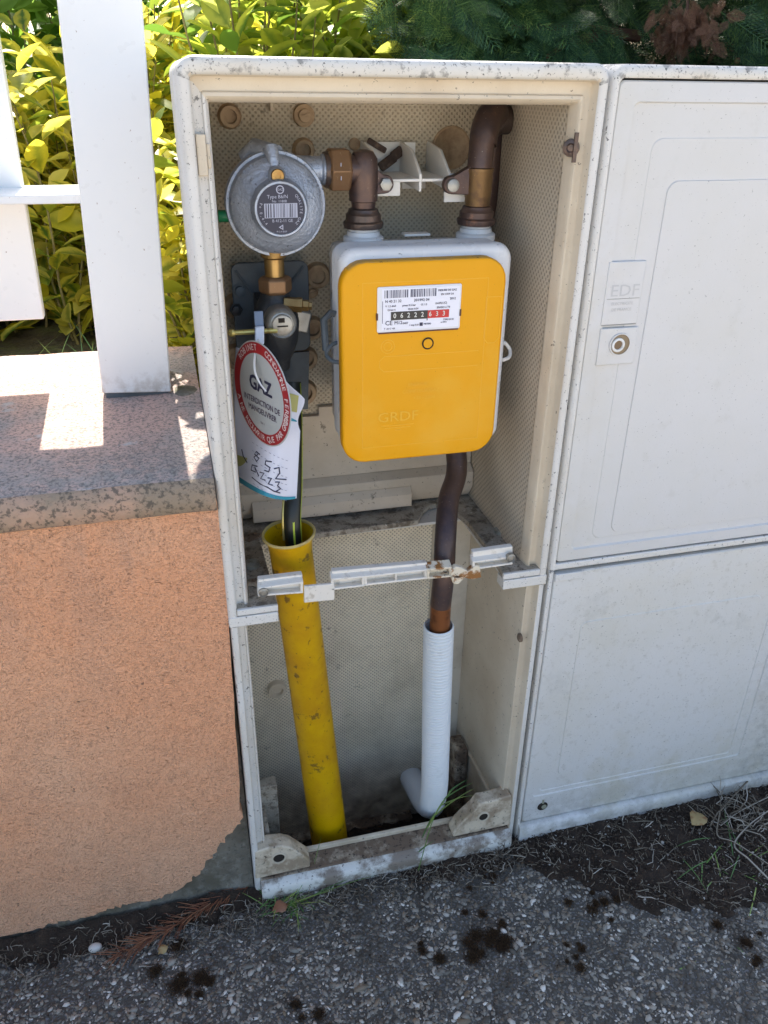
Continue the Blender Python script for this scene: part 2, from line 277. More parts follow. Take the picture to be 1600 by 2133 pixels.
def crspl(P, n=6):
    P = [Vector(p) for p in P]; Q = [P[0]*2-P[1]]+P+[P[-1]*2-P[-2]]; out = []
    for i in range(1, len(Q)-2):
        for k in range(n):
            t = k/n; a, b, c, d = Q[i-1:i+3]
            out.append(.5*((2*b)+(c-a)*t+(2*a-5*b+4*c-d)*t*t+(3*b-a-3*c+d)*t**3))
    return out+[P[-1]]
_tc = {}
def glyphs(s_):
    if s_ in _tc: return _tc[s_]
    cu = bpy.data.curves.new('t', 'FONT'); cu.body = s_; cu.size = 1; cu.resolution_u = 2; cu.align_x = 'CENTER'; cu.align_y = 'CENTER'
    o = bpy.data.objects.new('t', cu); me = bpy.data.meshes.new_from_object(o)
    r = ([tuple(v.co) for v in me.vertices], [tuple(p.vertices) for p in me.polygons])
    bpy.data.objects.remove(o); bpy.data.curves.remove(cu); bpy.data.meshes.remove(me); _tc[s_] = r; return r
def text(mb, s_, O, ux, uy, h, wscale=1., bold=0.):    # O centre, ux/uy unit directions of the writing, h cap height
    vs, fs = glyphs(s_); O = Vector(O); ux = Vector(ux); uy = Vector(uy); k = h/.70
    nrm = ux.cross(uy).normalized()
    for (du, dv, dn) in ([(0, 0, 0)] if not bold else [(0, 0, 0), (bold, 0, 4e-5), (0, bold, 8e-5), (bold, bold, 12e-5)]):
        mb.add([O+ux*(v[0]*k*wscale+du)+uy*(v[1]*k+dv)+nrm*dn for v in vs], fs)
XU, ZU = Vector((1, 0, 0)), Vector((0, 0, 1))

# ================================================================== SETTING
# paving: fine near part, one sheet out to the horizon
def grid_obj(name, mat, x0, x1, y0, y1, nx, ny, fz, kind='structure'):
    mb = MB(); vs = [(x0+(x1-x0)*i/nx, y0+(y1-y0)*j/ny, 0) for j in range(ny+1) for i in range(nx+1)]
    vs = [(x, y, fz(x, y)) for x, y, _ in vs]
    mb.add(vs, [(j*(nx+1)+i, j*(nx+1)+i+1, (j+1)*(nx+1)+i+1, (j+1)*(nx+1)+i) for j in range(ny) for i in range(nx)])
    o = mb.build(name, mat, recalc=False); return tag(o, None, kind=kind)
pv = MB()
pv.add([(-40, -60, 0), (40, -60, 0), (40, .03, 0), (-40, .03, 0)], [(0, 1, 2, 3)])
tag(pv.build('pavement', m_pave, recalc=False), None, kind='structure')
rd = MB(); rd.add([(-40, -60, .004), (40, -60, .004), (40, -1.15, .004), (-40, -1.15, .004)], [(0, 1, 2, 3)])  # unseen pale ground added in front to bounce warm sunlight back
tag(rd.build('unseen_bounce_ground', M('pale_bounce_ground', (.58, .52, .44), .9, spots=[(30, .4, .7, (.48, .43, .37), .8)]), recalc=False), None, kind='structure')
grid_obj('pit_soil', m_soil, .0, .40, .03, .26, 60, 36, lambda x, y: -.16+.05*mnoise.noise(Vector((x*9, y*9, 1)))+.012*mnoise.noise(Vector((x*50, y*50, 2)))+.10*max(0, (x-.33)/.07)*.6+.06*max(0, (.09-x)/.09))
gz = MB(); gz.add([(-30, .43, .52), (30, .43, .52), (30, 60, .40), (-30, 60, .40)], [(0, 1, 2, 3)]); gz.add([(-30, .43, .52), (30, .43, .52), (30, .43, -.3), (-30, .43, -.3)], [(0, 1, 2, 3)])
tag(gz.build('garden_ground', m_garden, recalc=False), None, kind='structure')

# gravel stones proud of the paving
def icos(sub=1):
    b = bmesh.new(); bmesh.ops.create_icosphere(b, subdivisions=sub, radius=1)
    v = np.array([x.co[:] for x in b.verts]); f = np.array([[x.index for x in q.verts] for q in b.faces]); b.free(); return v, f
def scatter_mesh(name, V, F, mats4, mat, flat=False, uv=None):
    """merge many transformed copies of one small mesh into a single mesh"""
    n = len(mats4); nv, nf = len(V), len(F); k = F.shape[1]
    Vh = np.c_[V, np.ones(nv)]
    allv = np.einsum('nij,vj->nvi', mats4, Vh)[:, :, :3].reshape(-1, 3)
    allf = (F[None]+(np.arange(n)*nv)[:, None, None]).reshape(-1, k)
    me = bpy.data.meshes.new(name); me.vertices.add(len(allv)); me.vertices.foreach_set('co', allv.astype(np.float32).ravel())
    me.loops.add(allf.size); me.loops.foreach_set('vertex_index', allf.astype(np.int32).ravel())
    me.polygons.add(len(allf)); me.polygons.foreach_set('loop_start', (np.arange(len(allf))*k).astype(np.int32))
    me.update(calc_edges=True)
    if uv is not None:
        ul = me.uv_layers.new(name='UVMap'); u_all = np.tile(uv[F.ravel()], (n, 1)); ul.data.foreach_set('uv', u_all.astype(np.float32).ravel())
    if not flat: me.shade_smooth()
    me.materials.append(mat); me.validate()
    o = bpy.data.objects.new(name, me); C.objects.link(o); return o
def rotm(n, full=True, r=rng):
    if full:
        q = r.normal(size=(n, 4)); q /= np.linalg.norm(q, axis=1)[:, None]
    else:
        a = r.uniform(0, 2*PI, n)/2; q = np.c_[np.cos(a), np.zeros(n), np.zeros(n), np.sin(a)]
    w, x, y, z = q.T
    return np.stack([1-2*(y*y+z*z), 2*(x*y-z*w), 2*(x*z+y*w), 2*(x*y+z*w), 1-2*(x*x+z*z), 2*(y*z-x*w), 2*(x*z-y*w), 2*(y*z+x*w), 1-2*(x*x+y*y)], 1).reshape(n, 3, 3)
def mk4(Rm, sc, loc):
    n = len(loc); T = np.zeros((n, 4, 4)); sc = np.broadcast_to(sc, (n, 3)) if np.ndim(sc) != 1 else np.repeat(np.asarray(sc)[:, None], 3, 1)
    T[:, :3, :3] = Rm*sc[:, None, :]; T[:, :3, 3] = loc; T[:, 3, 3] = 1; return T
def litter_zone(x, y):   # 0..1 where soil and roots cover the stones along the foot of wall and cabinets
    lim = -.018-.034*np.clip((x-.10)/.2, 0, 1)-.075*np.clip((x-.36)/.15, 0, 1)-.12*np.clip((x-.45)/.35, 0, 1)-.020*np.clip((.0-x)/.05, 0, 1)
    return np.clip((y-lim+.007*np.sin(x*61)+.006*np.sin(x*147+y*60)+.008*np.sin(x*23+1))/.022, 0, 1)
iv, if_ = icos(1)
N = 44000
gx = rng.uniform(-.42, 1.0, N); gy = rng.uniform(-.50, -.002, N)
keep = litter_zone(gx, gy) < rng.uniform(0.0, 1.0, N)*.9+.05
moss = []      # irregular cushions, each a cluster of small ones
_rm = random.Random(4)
for (px_, py_), r_, k_ in (((880, 1990), .017, 6), ((1008, 1950), .030, 14), ((1205, 1985), .014, 6), ((400, 2050), .030, 12), ((1250, 1900), .02, 8), ((640, 2120), .02, 6), ((985, 1830), .016, 6), ((1540, 1960), .02, 6)):
    c_ = Z(px_, py_, 0)
    for _ in range(k_): moss.append((c_.x+_rm.gauss(0, r_*.75), c_.y+_rm.gauss(0, r_*.75), r_*_rm.uniform(.18, .55)))
for mx_, my_, r_ in moss: keep &= ((gx-mx_)**2+(gy-my_)**2 > (r_*rng.uniform(.3, 1.0, N))**2)
gx, gy = gx[keep], gy[keep]; n = len(gx)
sz = .0014+.0074*rng.beta(1.0, 5.8, n)
scl = np.c_[sz*rng.uniform(.8, 1.35, n), sz*rng.uniform(.7, 1.1, n), sz*rng.uniform(.35, .6, n)]
Rz = rotm(n, False); tl = rotm(n, True)*0
T = mk4(Rz, scl, np.c_[gx, gy, sz*rng.uniform(-.22, .08, n)])
vid = rng.integers(0, 4, n)
Vn = [iv*(1+rng.uniform(-.42, .38, (len(iv), 1)))*rng.uniform(.7, 1.25, 3) for _ in range(4)]
bv = bmesh.new()
allm = MB()
gm = None
for k in range(4):
    o = scatter_mesh('gravel_part', Vn[k], if_, T[vid == k], m_gravel, flat=True); bv.from_mesh(o.data); me_ = o.data; bpy.data.objects.remove(o); bpy.data.meshes.remove(me_)
me_ = bpy.data.meshes.new('gravel'); bv.to_mesh(me_); bv.free(); me_.materials.append(m_gravel)
gv = bpy.data.objects.new('gravel', me_); C.objects.link(gv)
tag(gv, 'grey and white gravel stones set in the dark paving', 'gravel', kind='stuff')

# soil mound with root fibres along the foot of the right cabinet
mb = MB(); nx, ny = 320, 60; vs = []
for j in range(ny+1):
    for i in range(nx+1):
        x = -.45+1.5*i/nx; y = -.26+.262*j/ny; z_ = float(litter_zone(np.array([x]), np.array([y]))[0])
        vs.append((x, y, -.004+.016*z_*max(0, min(1, (.02-x)/.03))*max(0, 1+y/.035)+(.0065+.0065*min(1, max(0, (x-.38)/.1)))*z_+.006*z_*mnoise.noise(Vector((x*30, y*30, 0)))+.004*mnoise.noise(Vector((x*90, y*90, 4)))))
mb.add(vs, [(j*(nx+1)+i, j*(nx+1)+i+1, (j+1)*(nx+1)+i+1, (j+1)*(nx+1)+i) for j in range(ny) for i in range(nx)])
tag(mb.build('soil_bank', m_soil, recalc=False), None, kind='structure')
fib = MB()
def fibre(mb, P, a, L_, r, curl, up=.3, n=4):
    pts = [Vector(P)]; d = Vector((math.cos(a), math.sin(a), up))
    for k in range(n):
        d = (d+Vector((random.gauss(0, curl), random.gauss(0, curl), random.gauss(0, curl*.5)-.12))).normalized(); q = pts[-1]+d*L_/n; q.z = max(q.z, P[2]-.002); pts.append(q)
    mb.tube(pts, [r]*n+[r*.4], 3, False)
for _ in range(2000):
    x = random.uniform(.32, .98); y = random.uniform(-.22, -.004)
    if float(litter_zone(np.array([x]), np.array([y]))[0]) < .5 and random.random() > .05: continue
    fibre(fib, (x, y, .011), random.uniform(0, 2*PI), random.uniform(.004, .022)*random.choice((1, 1, 1, 1.8)), random.uniform(.0002, .0008), random.choice((.15, .3, .5)), random.choice((.02, .1, .5)))
for _ in range(900):
    x = random.uniform(-.36, .40); y = random.uniform(-.04, .0)-abs(random.gauss(0, .012))
    fibre(fib, (x, y, .004+(.012*max(0, 1+y/.035) if x < .0 else 0)), random.uniform(0, 2*PI), random.uniform(.006, .026), random.uniform(.0003, .0008), .5)
for _ in range(200):
    x = random.uniform(.02, .4); y = -abs(random.gauss(0, .03))
    fibre(fib, (x, y, .004), random.uniform(0, 2*PI), random.uniform(.006, .02), random.uniform(.0003, .0006), .5)
tag(fib.build('root_litter', m_litter, recalc=False), 'thin dry roots and fibres littering the soil at the foot of the cabinets and wall', 'plant litter', kind='stuff')
nC = 24000; cx_ = rng.uniform(-.42, 1.0, nC); cyy = rng.uniform(-.24, -.003, nC); kz = rng.uniform(0, 1, nC) < litter_zone(cx_, cyy)*.97+.02
cx_, cyy = cx_[kz], cyy[kz]; nC = len(cx_); cs = .0008+.0040*rng.beta(1, 6, nC)
hz = np.where(cx_ > .36, .010*np.clip((cx_-.36)/.1, .3, 1), .003)
Tc = mk4(rotm(nC), np.c_[cs*rng.uniform(.7, 1.4, nC), cs, cs*rng.uniform(.5, 1, nC)], np.c_[cx_, cyy, hz])
tag(scatter_mesh('soil_crumbs', Vn[0], if_, Tc, M('soil_crumb', (.05, .03, .02), 1, islands=[(0, (.02, .013, .009)), (.5, (.05, .032, .02)), (.8, (.09, .065, .045)), (.93, (.16, .13, .10)), (1, (.5, .47, .42))]), flat=True), 'dark crumbs of soil and grit on the soil at the foot of the wall and cabinets', 'soil crumbs', kind='stuff')
ms = MB()
for mx_, my_, r_ in moss:
    for _ in range(int(900*(r_/.015)**1.5)+60):
        a = random.uniform(0, 2*PI); q = r_*abs(random.gauss(0, .6)); b_ = Vector((mx_+q*math.cos(a), my_+q*math.sin(a), .001)); h = max(.001, .0045*(1-q/r_*.6))
        d = Vector((random.gauss(0, .6), random.gauss(0, .6), 1)).normalized()*h; s_ = Vector((random.uniform(-1, 1), random.uniform(-1, 1), 0)).normalized()*.0007
        ms.add([b_-s_, b_+s_, b_+d], [(0, 1, 2)])
tag(ms.build('moss', m_moss, recalc=False), 'dark brown dried moss cushions on the gravel paving', 'moss', kind='stuff')

# ------------------------------------------------------------------ pink wall with coping
wall = thing('garden_wall', 'low pink roughcast garden wall with a lichen-stained coping, left of the open gas cabinet', 'wall', (-.5, .1, 0))
def stucco_outline():
    px = [(508, 1690), (497, 1722), (470, 1752), (449, 1782), (425, 1815), (400, 1838), (372, 1858), (340, 1874), (300, 1884), (262, 1888), (225, 1902), (180, 1917), (140, 1922), (100, 1933), (60, 1945), (0, 1957)]
    P = [Y(a, b, .0) for a, b in px]
    out = []
    for a, b in zip(P[:-1], P[1:]):
        for k in range(5):
            t = k/5; q = a.lerp(b, t); out.append(Vector((q.x+random.gauss(0, .0022), .0, q.z+random.gauss(0, .0022))))
    out.append(P[-1]); out.append(Vector((-2.2, 0, .03))); out.append(Vector((-2.2, 0, .632)))
    out.append(Vector((Y(471, 1090, 0).x, 0, .632)))
    for py in range(1160, 1690, 60): out.append(Vector((Y(471+(py-1090)*.062+random.gauss(0, 1.2), py, 0).x-.003, 0, Y(480, py, 0).z)))
    return out
o_ = stucco_outline(); mb = MB(); mb.prism([(q.x, .004, q.z) for q in o_], (0, .022, 0))
mb.build('stucco', m_stucco, wall, bevel=.003)
mb = MB(); mb.box(-2.2, -.0004, .022, .40, -.05, .634); mb.build('core', m_conc, wall)
# rubble toe of concrete showing below the render
mb = MB(); pr = [(-2.2, .03)]
Ls = []
for i in range(60):
    x = -.42+.42*i/59; nz = mnoise.noise(Vector((x*14, 0, 3)))
    Ls.append([(x, .024, .11+.03*nz), (x, .016+.003*nz, .08+.02*nz), (x, .012+.004*mnoise.noise(Vector((x*30, 2, 1))), .045), (x, .008+.004*nz, .018), (x, .002, -.01)])
mb.loops(Ls, False); mb.build('toe', m_conc, wall)
Ls = []
prof = [(.405, .60), (.41, .692), (.22, .684), (.10, .676), (.02, .671), (.002, .668), (-.006, .660), (-.008, .648), (-.006, .634), (.004, .628), (.03, .627)]
for i in range(121):
    x = -2.2+2.199*i/120
    Ls.append([(x, y+.0015*mnoise.noise(Vector((x*20, y*40, z))), z+.0016*mnoise.noise(Vector((x*25, y*30, z*9)))) for y, z in prof])
cmb = MB(); cmb.loops(Ls, True, True, True)
cmb.mi = []
for f in cmb.f:
    ys = [cmb.v[i][1] for i in f]; zs = [cmb.v[i][2] for i in f]
    cmb.mi.append(1 if (max(ys) < .01 and min(zs) < .665) else 0)
cmb.build('coping', [m_coping, m_copfront], wall, angle=60)
mb = MB()
for (a, b, r_) in ((1, 1, .01),):
    c0 = Z(385, 805, .69); mb.sphere((c0.x, c0.y, .678), .022, (1.1, 1.4, .45), 10); c0 = Z(405, 850, .68); mb.sphere((c0.x+.002, c0.y, .672), .012, (1, 1.3, .5), 10)
for i, v in enumerate(mb.v): mb.v[i] = tuple(Vector(v)+Vector((1, 1, 1))*.003*mnoise.noise(Vector(v)*120))
mb.build('mortar_lump', m_conc, wall)

# ------------------------------------------------------------------ white fence
fence = thing('white_fence', 'white painted metal fence of wide uprights standing on the wall coping', 'fence', (-.08, .24, .69))
bl, br = Z(213, 820, .688), Z(358, 817, .688); yP = .225
tl_, tr_ = Y(118, 0, yP), Y(296, 0, yP)
bl = Y(213, 820, yP); br = Y(357, 817, yP)
def slab(mb, a, b, c, d, dy): mb.prism([a, b, c, d], (0, dy, 0))
up = lambda P, Q, z: P.lerp(Q, (z-P.z)/(Q.z-P.z))
A, B = up(bl, tl_, 1.75), up(br, tr_, 1.75)
mb = MB(); slab(mb, bl, br, B, A, .085); mb.build('post', m_white, fence, bevel=.002)
mb = MB(); mb.box(bl.x+.004, br.x-.004, yP+.003, yP+.082, .675, bl.z+.006); mb.build('foot_gasket', m_slate, fence)
yS = .325; sb = Y(92, 665, yS); st = Y(5, 130, yS)
ST = up(sb, st, 1.75); wv = Vector((.17, 0, 0))
mb = MB(); slab(mb, sb-wv, sb, ST, ST-wv, .018); mb.build('slat', m_white, fence, bevel=.002)
mb = MB(); slab(mb, sb-wv*2.1, sb-wv*1.1, ST-wv*1.1, ST-wv*2.1, .018); mb.build('slat', m_white, fence, bevel=.002)
rl, rr_ = Y(50, 400, yS), Y(166, 402, yS)
mb = MB(); mb.box(-1.2, rr_.x+.03, .252, .348, rl.z-.005, rl.z+.005); mb.build('rail', m_white, fence, bevel=.0015)  # depth of the rail stretched to widen its shadow on the coping
mb = MB(); slab(mb, sb+Vector((-.9, 0, -.10)), sb+Vector((-.82, 0, -.10)), ST+Vector((-.82, 0, 0)), ST+Vector((-.9, 0, 0)), .045); mb.build('post', m_white, fence, bevel=.002)
mb = MB(); q = Y(352, 770, yP); mb.box(br.x-.0015, br.x+.0006, yP+.001, yP+.03, br.z, br.z+.045); mb.build('rust_stain', m_rustend, fence)

# ================================================================== OPEN CABINET
cab = thing('open_gas_cabinet', 'weathered cream gas cabinet standing open with its doors missing, beside the pink wall', 'gas cabinet', (.2, .1, 0))
W_, H_, HM = .40, 1.055, .497
PROF = [(0, .228), (0, .004), (.0018, .0008), (.004, 0), (.0085, 0), (.0105, .002), (.0115, .013), (.0135, .0145), (.0195, .0145), (.0205, .011), (.0225, .0105), (.0245, .013), (.0265, .030)]
def upath(x0, x1, z0, z1, R, d, y, zk=1.35):
    a, b, c = x0+d, x1-d, z1-d*zk; r = max(R-d, .0015); P = [(a, y, z0)]
    for k in range(7):
        t = PI/2*k/6; P.append((a+r-r*math.cos(t), y, c-r+r*math.sin(t)))
    for k in range(7):
        t = PI/2*k/6; P.append((b-r+r*math.sin(t), y, c-r+r*math.cos(t)))
    return P+[(b, y, z0)]
mb = MB(); mb.loops([upath(0, W_, HM-.0225, H_, .015, d, y) for d, y in PROF], False)
mi = []
for f in mb.f:
    zs = min(mb.v[i][2] for i in f); ds = max(min(mb.v[i][0], W_-mb.v[i][0], (H_-mb.v[i][2])/1.35) for i in f)
    xm = sum(mb.v[i][0] for i in f)/4
    mi.append(2 if (ds > .0112 and xm > .2) or (ds > .0112 and zs > 1.0) else (1 if zs > 1.01 else 0))
mb.mi = mi
mb.build('housing', [m_shell, m_shelltop, m_inner], cab, angle=50)
# interior walls (dimpled) of the upper box
IN = .027
mb = MB(); mb.add([(W_-IN, .028, HM), (W_-IN-.001, .225, HM), (W_-IN-.001, .225, H_-.034), (W_-IN, .028, H_-.034)], [(0, 1, 2, 3)])
mb.build('side_wall', m_sidew, cab, recalc=False)
mb = MB(); mb.add([(IN, .028, HM), (IN+.001, .225, HM), (IN+.001, .225, H_-.034), (IN, .028, H_-.034)], [(0, 1, 2, 3)]); mb.build('side_wall', m_sidew, cab, recalc=False)
mb = MB(); mb.add([(IN, .028, H_-.0345), (W_-IN, .028, H_-.0345), (W_-IN, .225, H_-.0345), (IN, .225, H_-.0345)], [(0, 1, 2, 3)]); mb.build('roof_lining', m_inner, cab, recalc=False)
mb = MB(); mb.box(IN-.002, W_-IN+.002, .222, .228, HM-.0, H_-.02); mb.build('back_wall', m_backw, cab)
# moulded bosses on the back wall
def boss(px, py, rpx, kind=0):
    P = Y(px, py, .222); r = rpx/ppm(P)*1.12; m_ = MB(); d = (0, -1, 0)
    if kind == 0: m_.lathe(P, d, [(0, r*1.12), (.004, r), (.0095, r*.97), (.0105, r*.9), (.0105, r*.62), (.004, r*.6), (.0035, .0)], 28, False, False)
    elif kind == 1: m_.lathe(P, d, [(0, r), (.0015, r*.98), (.002, r*.9), (.0012, r*.86), (.0008, 0)], 24, False, False)
    elif kind == 2:
        m_.lathe(P, d, [(0, r), (.008, r*.95), (.009, r*.6), (.013, r*.55), (.013, 0)], 28, False, False); m_.bx(P+Vector((0, -.014, 0)), (r*.5, 0, r*.15), (0, .001, 0), (-r*.05, 0, r*.12))
    m_.build('boss', m_boss, cab, angle=40)
for a in ((478, 242, 20), (632, 240, 20, 2), (632, 312, 19), (428, 303, 11, 1), (738, 300, 11, 1), (660, 573, 22), (650, 682, 20), (637, 745, 20), (633, 815, 22), (492, 637, 22), (492, 742, 22), (940, 308, 38, 1), (648, 605, 12, 2)): boss(*a)
mb = MB(); P = Y(563, 204, .222); mb.box(P.x-.002, P.x+.002, .212, .2225, P.z-.013, P.z+.02); mb.build('rib', m_inner, cab, bevel=.001)
# smooth deflector plate at the foot of the back wall
a_, b_ = Y(700, 848, .212), Y(655, 860, .212)
mb = MB(); zt = .655; mb.prism([(.029, .214, zt-.012), (.150, .214, zt-.012), (.150, .214, zt), (.371, .214, zt), (.371, .214, .548), (.029, .214, .548)], (0, .0078, 0))
mb.prism([(.029, .1995, .544), (.029, .2135, .552), (.029, .2135, .5), (.029, .1995, .520)], (.342, 0, 0)); mb.prism([(.052, .192, .522), (.052, .1994, .532), (.052, .1994, .503), (.052, .192, .503)], (.225, 0, 0))
mb.build('deflector_plate', M('smooth_cream_plate', (.58, .50, .40), .6, spots=[(14, .45, .7, (.46, .38, .28), .6), (60, .62, .67, (.10, .08, .06), .7, 8), (240, .66, .7, BLK, .7, 3)], bump=[('n', 200, .0003)]), cab, bevel=.001)
# shelf: upper floor, then the lower box's flange beneath, both cut out in the middle
cut = [Z(a, b, .5) for a, b in ((582, 1262), (556, 1115), (655, 1112), (872, 1080), (880, 1062), (893, 1050), (910, 1046), (935, 1049), (950, 1062), (976, 1084), (1019, 1141), (1049, 1197))]
cut[0].x = .058; cut[0].y = 0; cut[1] = Vector((.056, .155, .5)); cut[2].y = .155; cut[-1] = Vector((.340, 0, .5))
def shelf(z0, z1, dx, y0, mat, name):
    m_ = MB(); P = [(.0085, y0), (cut[0].x+dx, y0)]+[(c.x+(dx if c.x < .2 else -dx), c.y+dx) for c in cut[1:-1]]+[(cut[-1].x-dx, y0), (W_-.0085, y0), (W_-.0085, .2255), (.0085, .2255)]
    m_.prism([(x, y, z0) for x, y in P], (0, 0, z1-z0)); return m_.build(name, mat, cab, bevel=.0012)
shelf(.4895, .4975, 0, .0012, m_dirty, 'shelf')
for xa_, xb_ in ((.0105, .058), (.340, W_-.0105)): mb = MB(); mb.box(xa_, xb_, -.0004, .004, .4893, .4976); mb.build('shelf_lip', m_shell, cab, bevel=.001)
mb = MB(); mb.box(.0004, .0575, -.0008, .02, .4745, .4880); mb.box(.0022, .0565, .0205, .21, .4845, .4885); mb.box(.3405, W_-.0004, -.0008, .02, .4745, .4880); mb.box(.3435, .3973, .0205, .21, .4845, .4885); mb.box(.0575, .3435, .165, .212, .484, .4885)
mb.build('flange', m_shell, cab, bevel=.001)
for px, py in ((525, 1178), (1045, 1108)):
    P = Z(px, py, .4975); mb = MB(); mb.lathe((P.x, P.y, .4976), (0, 0, 1), [(0, .0105), (.004, .010), (.0052, .008), (.0055, 0)], 20, False, False); mb.build('bolt_cap', M('dull_green_grey_cap', (.30, .31, .27), .6, spots=[(80, .5, .65, (.16, .13, .09), .8)]), cab)
for px, py in ((525, 1120), (530, 1215), (1100, 1150), (1085, 1120)):
    P = Z(px, py, .4975); mb = MB(); mb.sphere((P.x, P.y, .4985), .010, (1.2, 1, .25), 10)
    for i, v in enumerate(mb.v): mb.v[i] = tuple(Vector(v)+Vector((1, 1, .5))*.004*mnoise.noise(Vector(v)*170))
    mb.build('dirt_clod', m_sill, cab)
# latch remains
P = Y(1205, 308, .014)
mb = MB(); mb.lathe((W_-.024, .018, P.z), (-.6, -1, 0), [(0, .0075), (.003, .0085), (.006, .0078), (.007, .0045), (.0055, .003), (.0055, 0)], 20, False, False); mb.box(W_-.0255, W_-.0215, .0095, .0115, P.z-.013, P.z+.014)
mb.build('latch', m_copdk, cab)
P = Y(402, 325, .012); mb = MB(); mb.box(.0115, .0200, .006, .0142, P.z-.016, P.z+.018); mb.box(.0200, .0235, .0085, .0103, P.z-.010, P.z+.010); mb.build('latch', m_inner, cab, bevel=.001)

# ---- lower box
LP = [(0, .226), (0, .003), (.0015, .0005), (.003, 0), (.0075, 0), (.009, .002), (.0095, .012), (.0105, .0135), (.0165, .0145), (.0175, .0125), (.0190, .0125), (.0200, .015), (.0225, .21)]
for sgn in (0, 1):
    mb = MB(); Ls = []
    for d, y in LP:
        x = .0015+d if not sgn else W_-.0015-d; Ls.append([(x, y, -.17), (x, y, 0.0), (x, y, .25), (x, y, .4740)])
    mb.loops(Ls, False); mb.mi = []
    for f in mb.f: mb.mi.append(1 if max(min(mb.v[i][0], W_-mb.v[i][0]) for i in f) > .0105 and sgn else 0)
    mb.build('base_side', [m_shell, m_inner], cab, angle=50)
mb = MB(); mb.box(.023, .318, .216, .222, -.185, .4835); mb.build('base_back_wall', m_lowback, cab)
mb = MB(); mb.box(.3182, .3775, .204, .2215, -.13, .4835); mb.build('back_pilaster', M('smooth_grey_beige', (.64, .58, .48), .6, spots=[(12, .45, .7, (.38, .33, .25), .6), (80, .66, .7, BRN, .7, 6)], bump=[('n', 300, .0006)]), cab, bevel=.003)
mb = MB(); mb.box(.023, .30, .196, .216, -.19, -.14); mb.build('back_ledge', m_sill, cab, bevel=.003)
for px, py in ((577, 1433),):
    P = Y(px, py, .214); r = 20/ppm(P); mb = MB(); mb.lathe((P.x, .216, P.z), (0, -1, 0), [(0, r), (.010, r*.92), (.011, r*.6), (.006, r*.5), (.006, 0)], 20, False, False); mb.build('boss', m_inner, cab)
P = at(1085, 1328, 0, W_-.021); mb = MB(); mb.lathe((W_-.0205, P.y, P.z), (-1, 0, 0), [(0, .006), (.003, .0062), (.0045, .004), (.0045, 0)], 12, False, False); mb.build('latch', m_sill, cab)
p1, p2 = at(958, 1530, 0, W_-.0235), at(1030, 1668, 0, W_-.0235)
mb = MB(); mb.tube([p1, p2], .0035, 8); mb.build('rib', m_inner, cab)
mb = MB(); P = Y(563, 1622, .10); mb.box(.0235, .050, .085, .105, -.17, P.z); mb.box(.0235, .030, .03, .085, -.17, P.z-.03); mb.build('foot_flange', m_dirty, cab, bevel=.002)
mb = MB(); mb.box(.352, .374, .14, .18, -.17, .06); mb.build('foot_flange', m_sill, cab, bevel=.004)
# front sill with its two ears
mb = MB()
zf = lambda px, py, y: Y(px, py, y)
mb.prism([(.010, .030, .034), (.390, .030, .034), (.390, .000, .030), (.010, .000, .030)], (0, 0, -.06))
mb.build('sill', m_sill, cab, bevel=.002)
mb = MB(); mb.prism([(.060, .0265, .0338), (.345, .0265, .0338), (.345, .0318, .0348), (.060, .0318, .0348)], (0, 0, .0075)); mb.build('sill_rim', m_inner, cab, bevel=.001)
mb = MB(); Ls = []
for i in range(41):
    x = .010+.380*i/40; nz = .0008*mnoise.noise(Vector((x*60, 0, 0)))
    Ls.append([(x, .0, .0285), (x, -.0105+nz, .026+nz), (x, -.0135, .021), (x, -.014+nz, .010), (x, -.012, -.004), (x, 0, -.006)])
mb.loops(Ls, True, True, True); mb.build('sill_lip', M('mud_splashed_lip', (.70, .68, .62), .5, spots=[(26, .44, .56, (.17, .12, .08), .85, 9), (180, .60, .66, (.08, .06, .04), .8, 5)]), cab, angle=60)
def ear(front, dy, hole, hr):
    m_ = MB(); P = [Y(a, b, -.001) for a, b in front]; m_.prism(P, (0, dy, 0)); o = m_.build('sill_ear', M('speckled_ear', (.66, .56, .42), .6, spots=[(30, .44, .58, (.27, .19, .12), .8, 10), (130, .60, .65, BLK, .85, 6), (12, .6, .7, (.5, .42, .2), .4)], bump=[('n', 200, .0006)]), cab, bevel=.002)
    H = Y(hole[0], hole[1], -.0012); h_ = MB(); h_.lathe(H, (0, -1, 0), [(0, hr*1.55), (.0010, hr*1.5), (.0012, hr*1.15), (.0003, hr*1.12), (.0002, 0)], 20, False, False)
    h_.mi = [1 if k >= 60 else 0 for k in range(len(h_.f))]; h_.build('screw_hole', [m_inner, m_hole], o)
ear([(531, 1776), (560, 1766), (588, 1763), (606, 1766), (628, 1780), (646, 1792), (646, 1806), (592, 1818), (532, 1832)], .024, (581, 1787), .0072)
ear([(1066, 1657), (1048, 1662), (1030, 1668), (1012, 1672), (1000, 1674), (990, 1688), (972, 1704), (955, 1721), (944, 1736), (944, 1744), (1064, 1718)], .022, (1007, 1701), .0062)
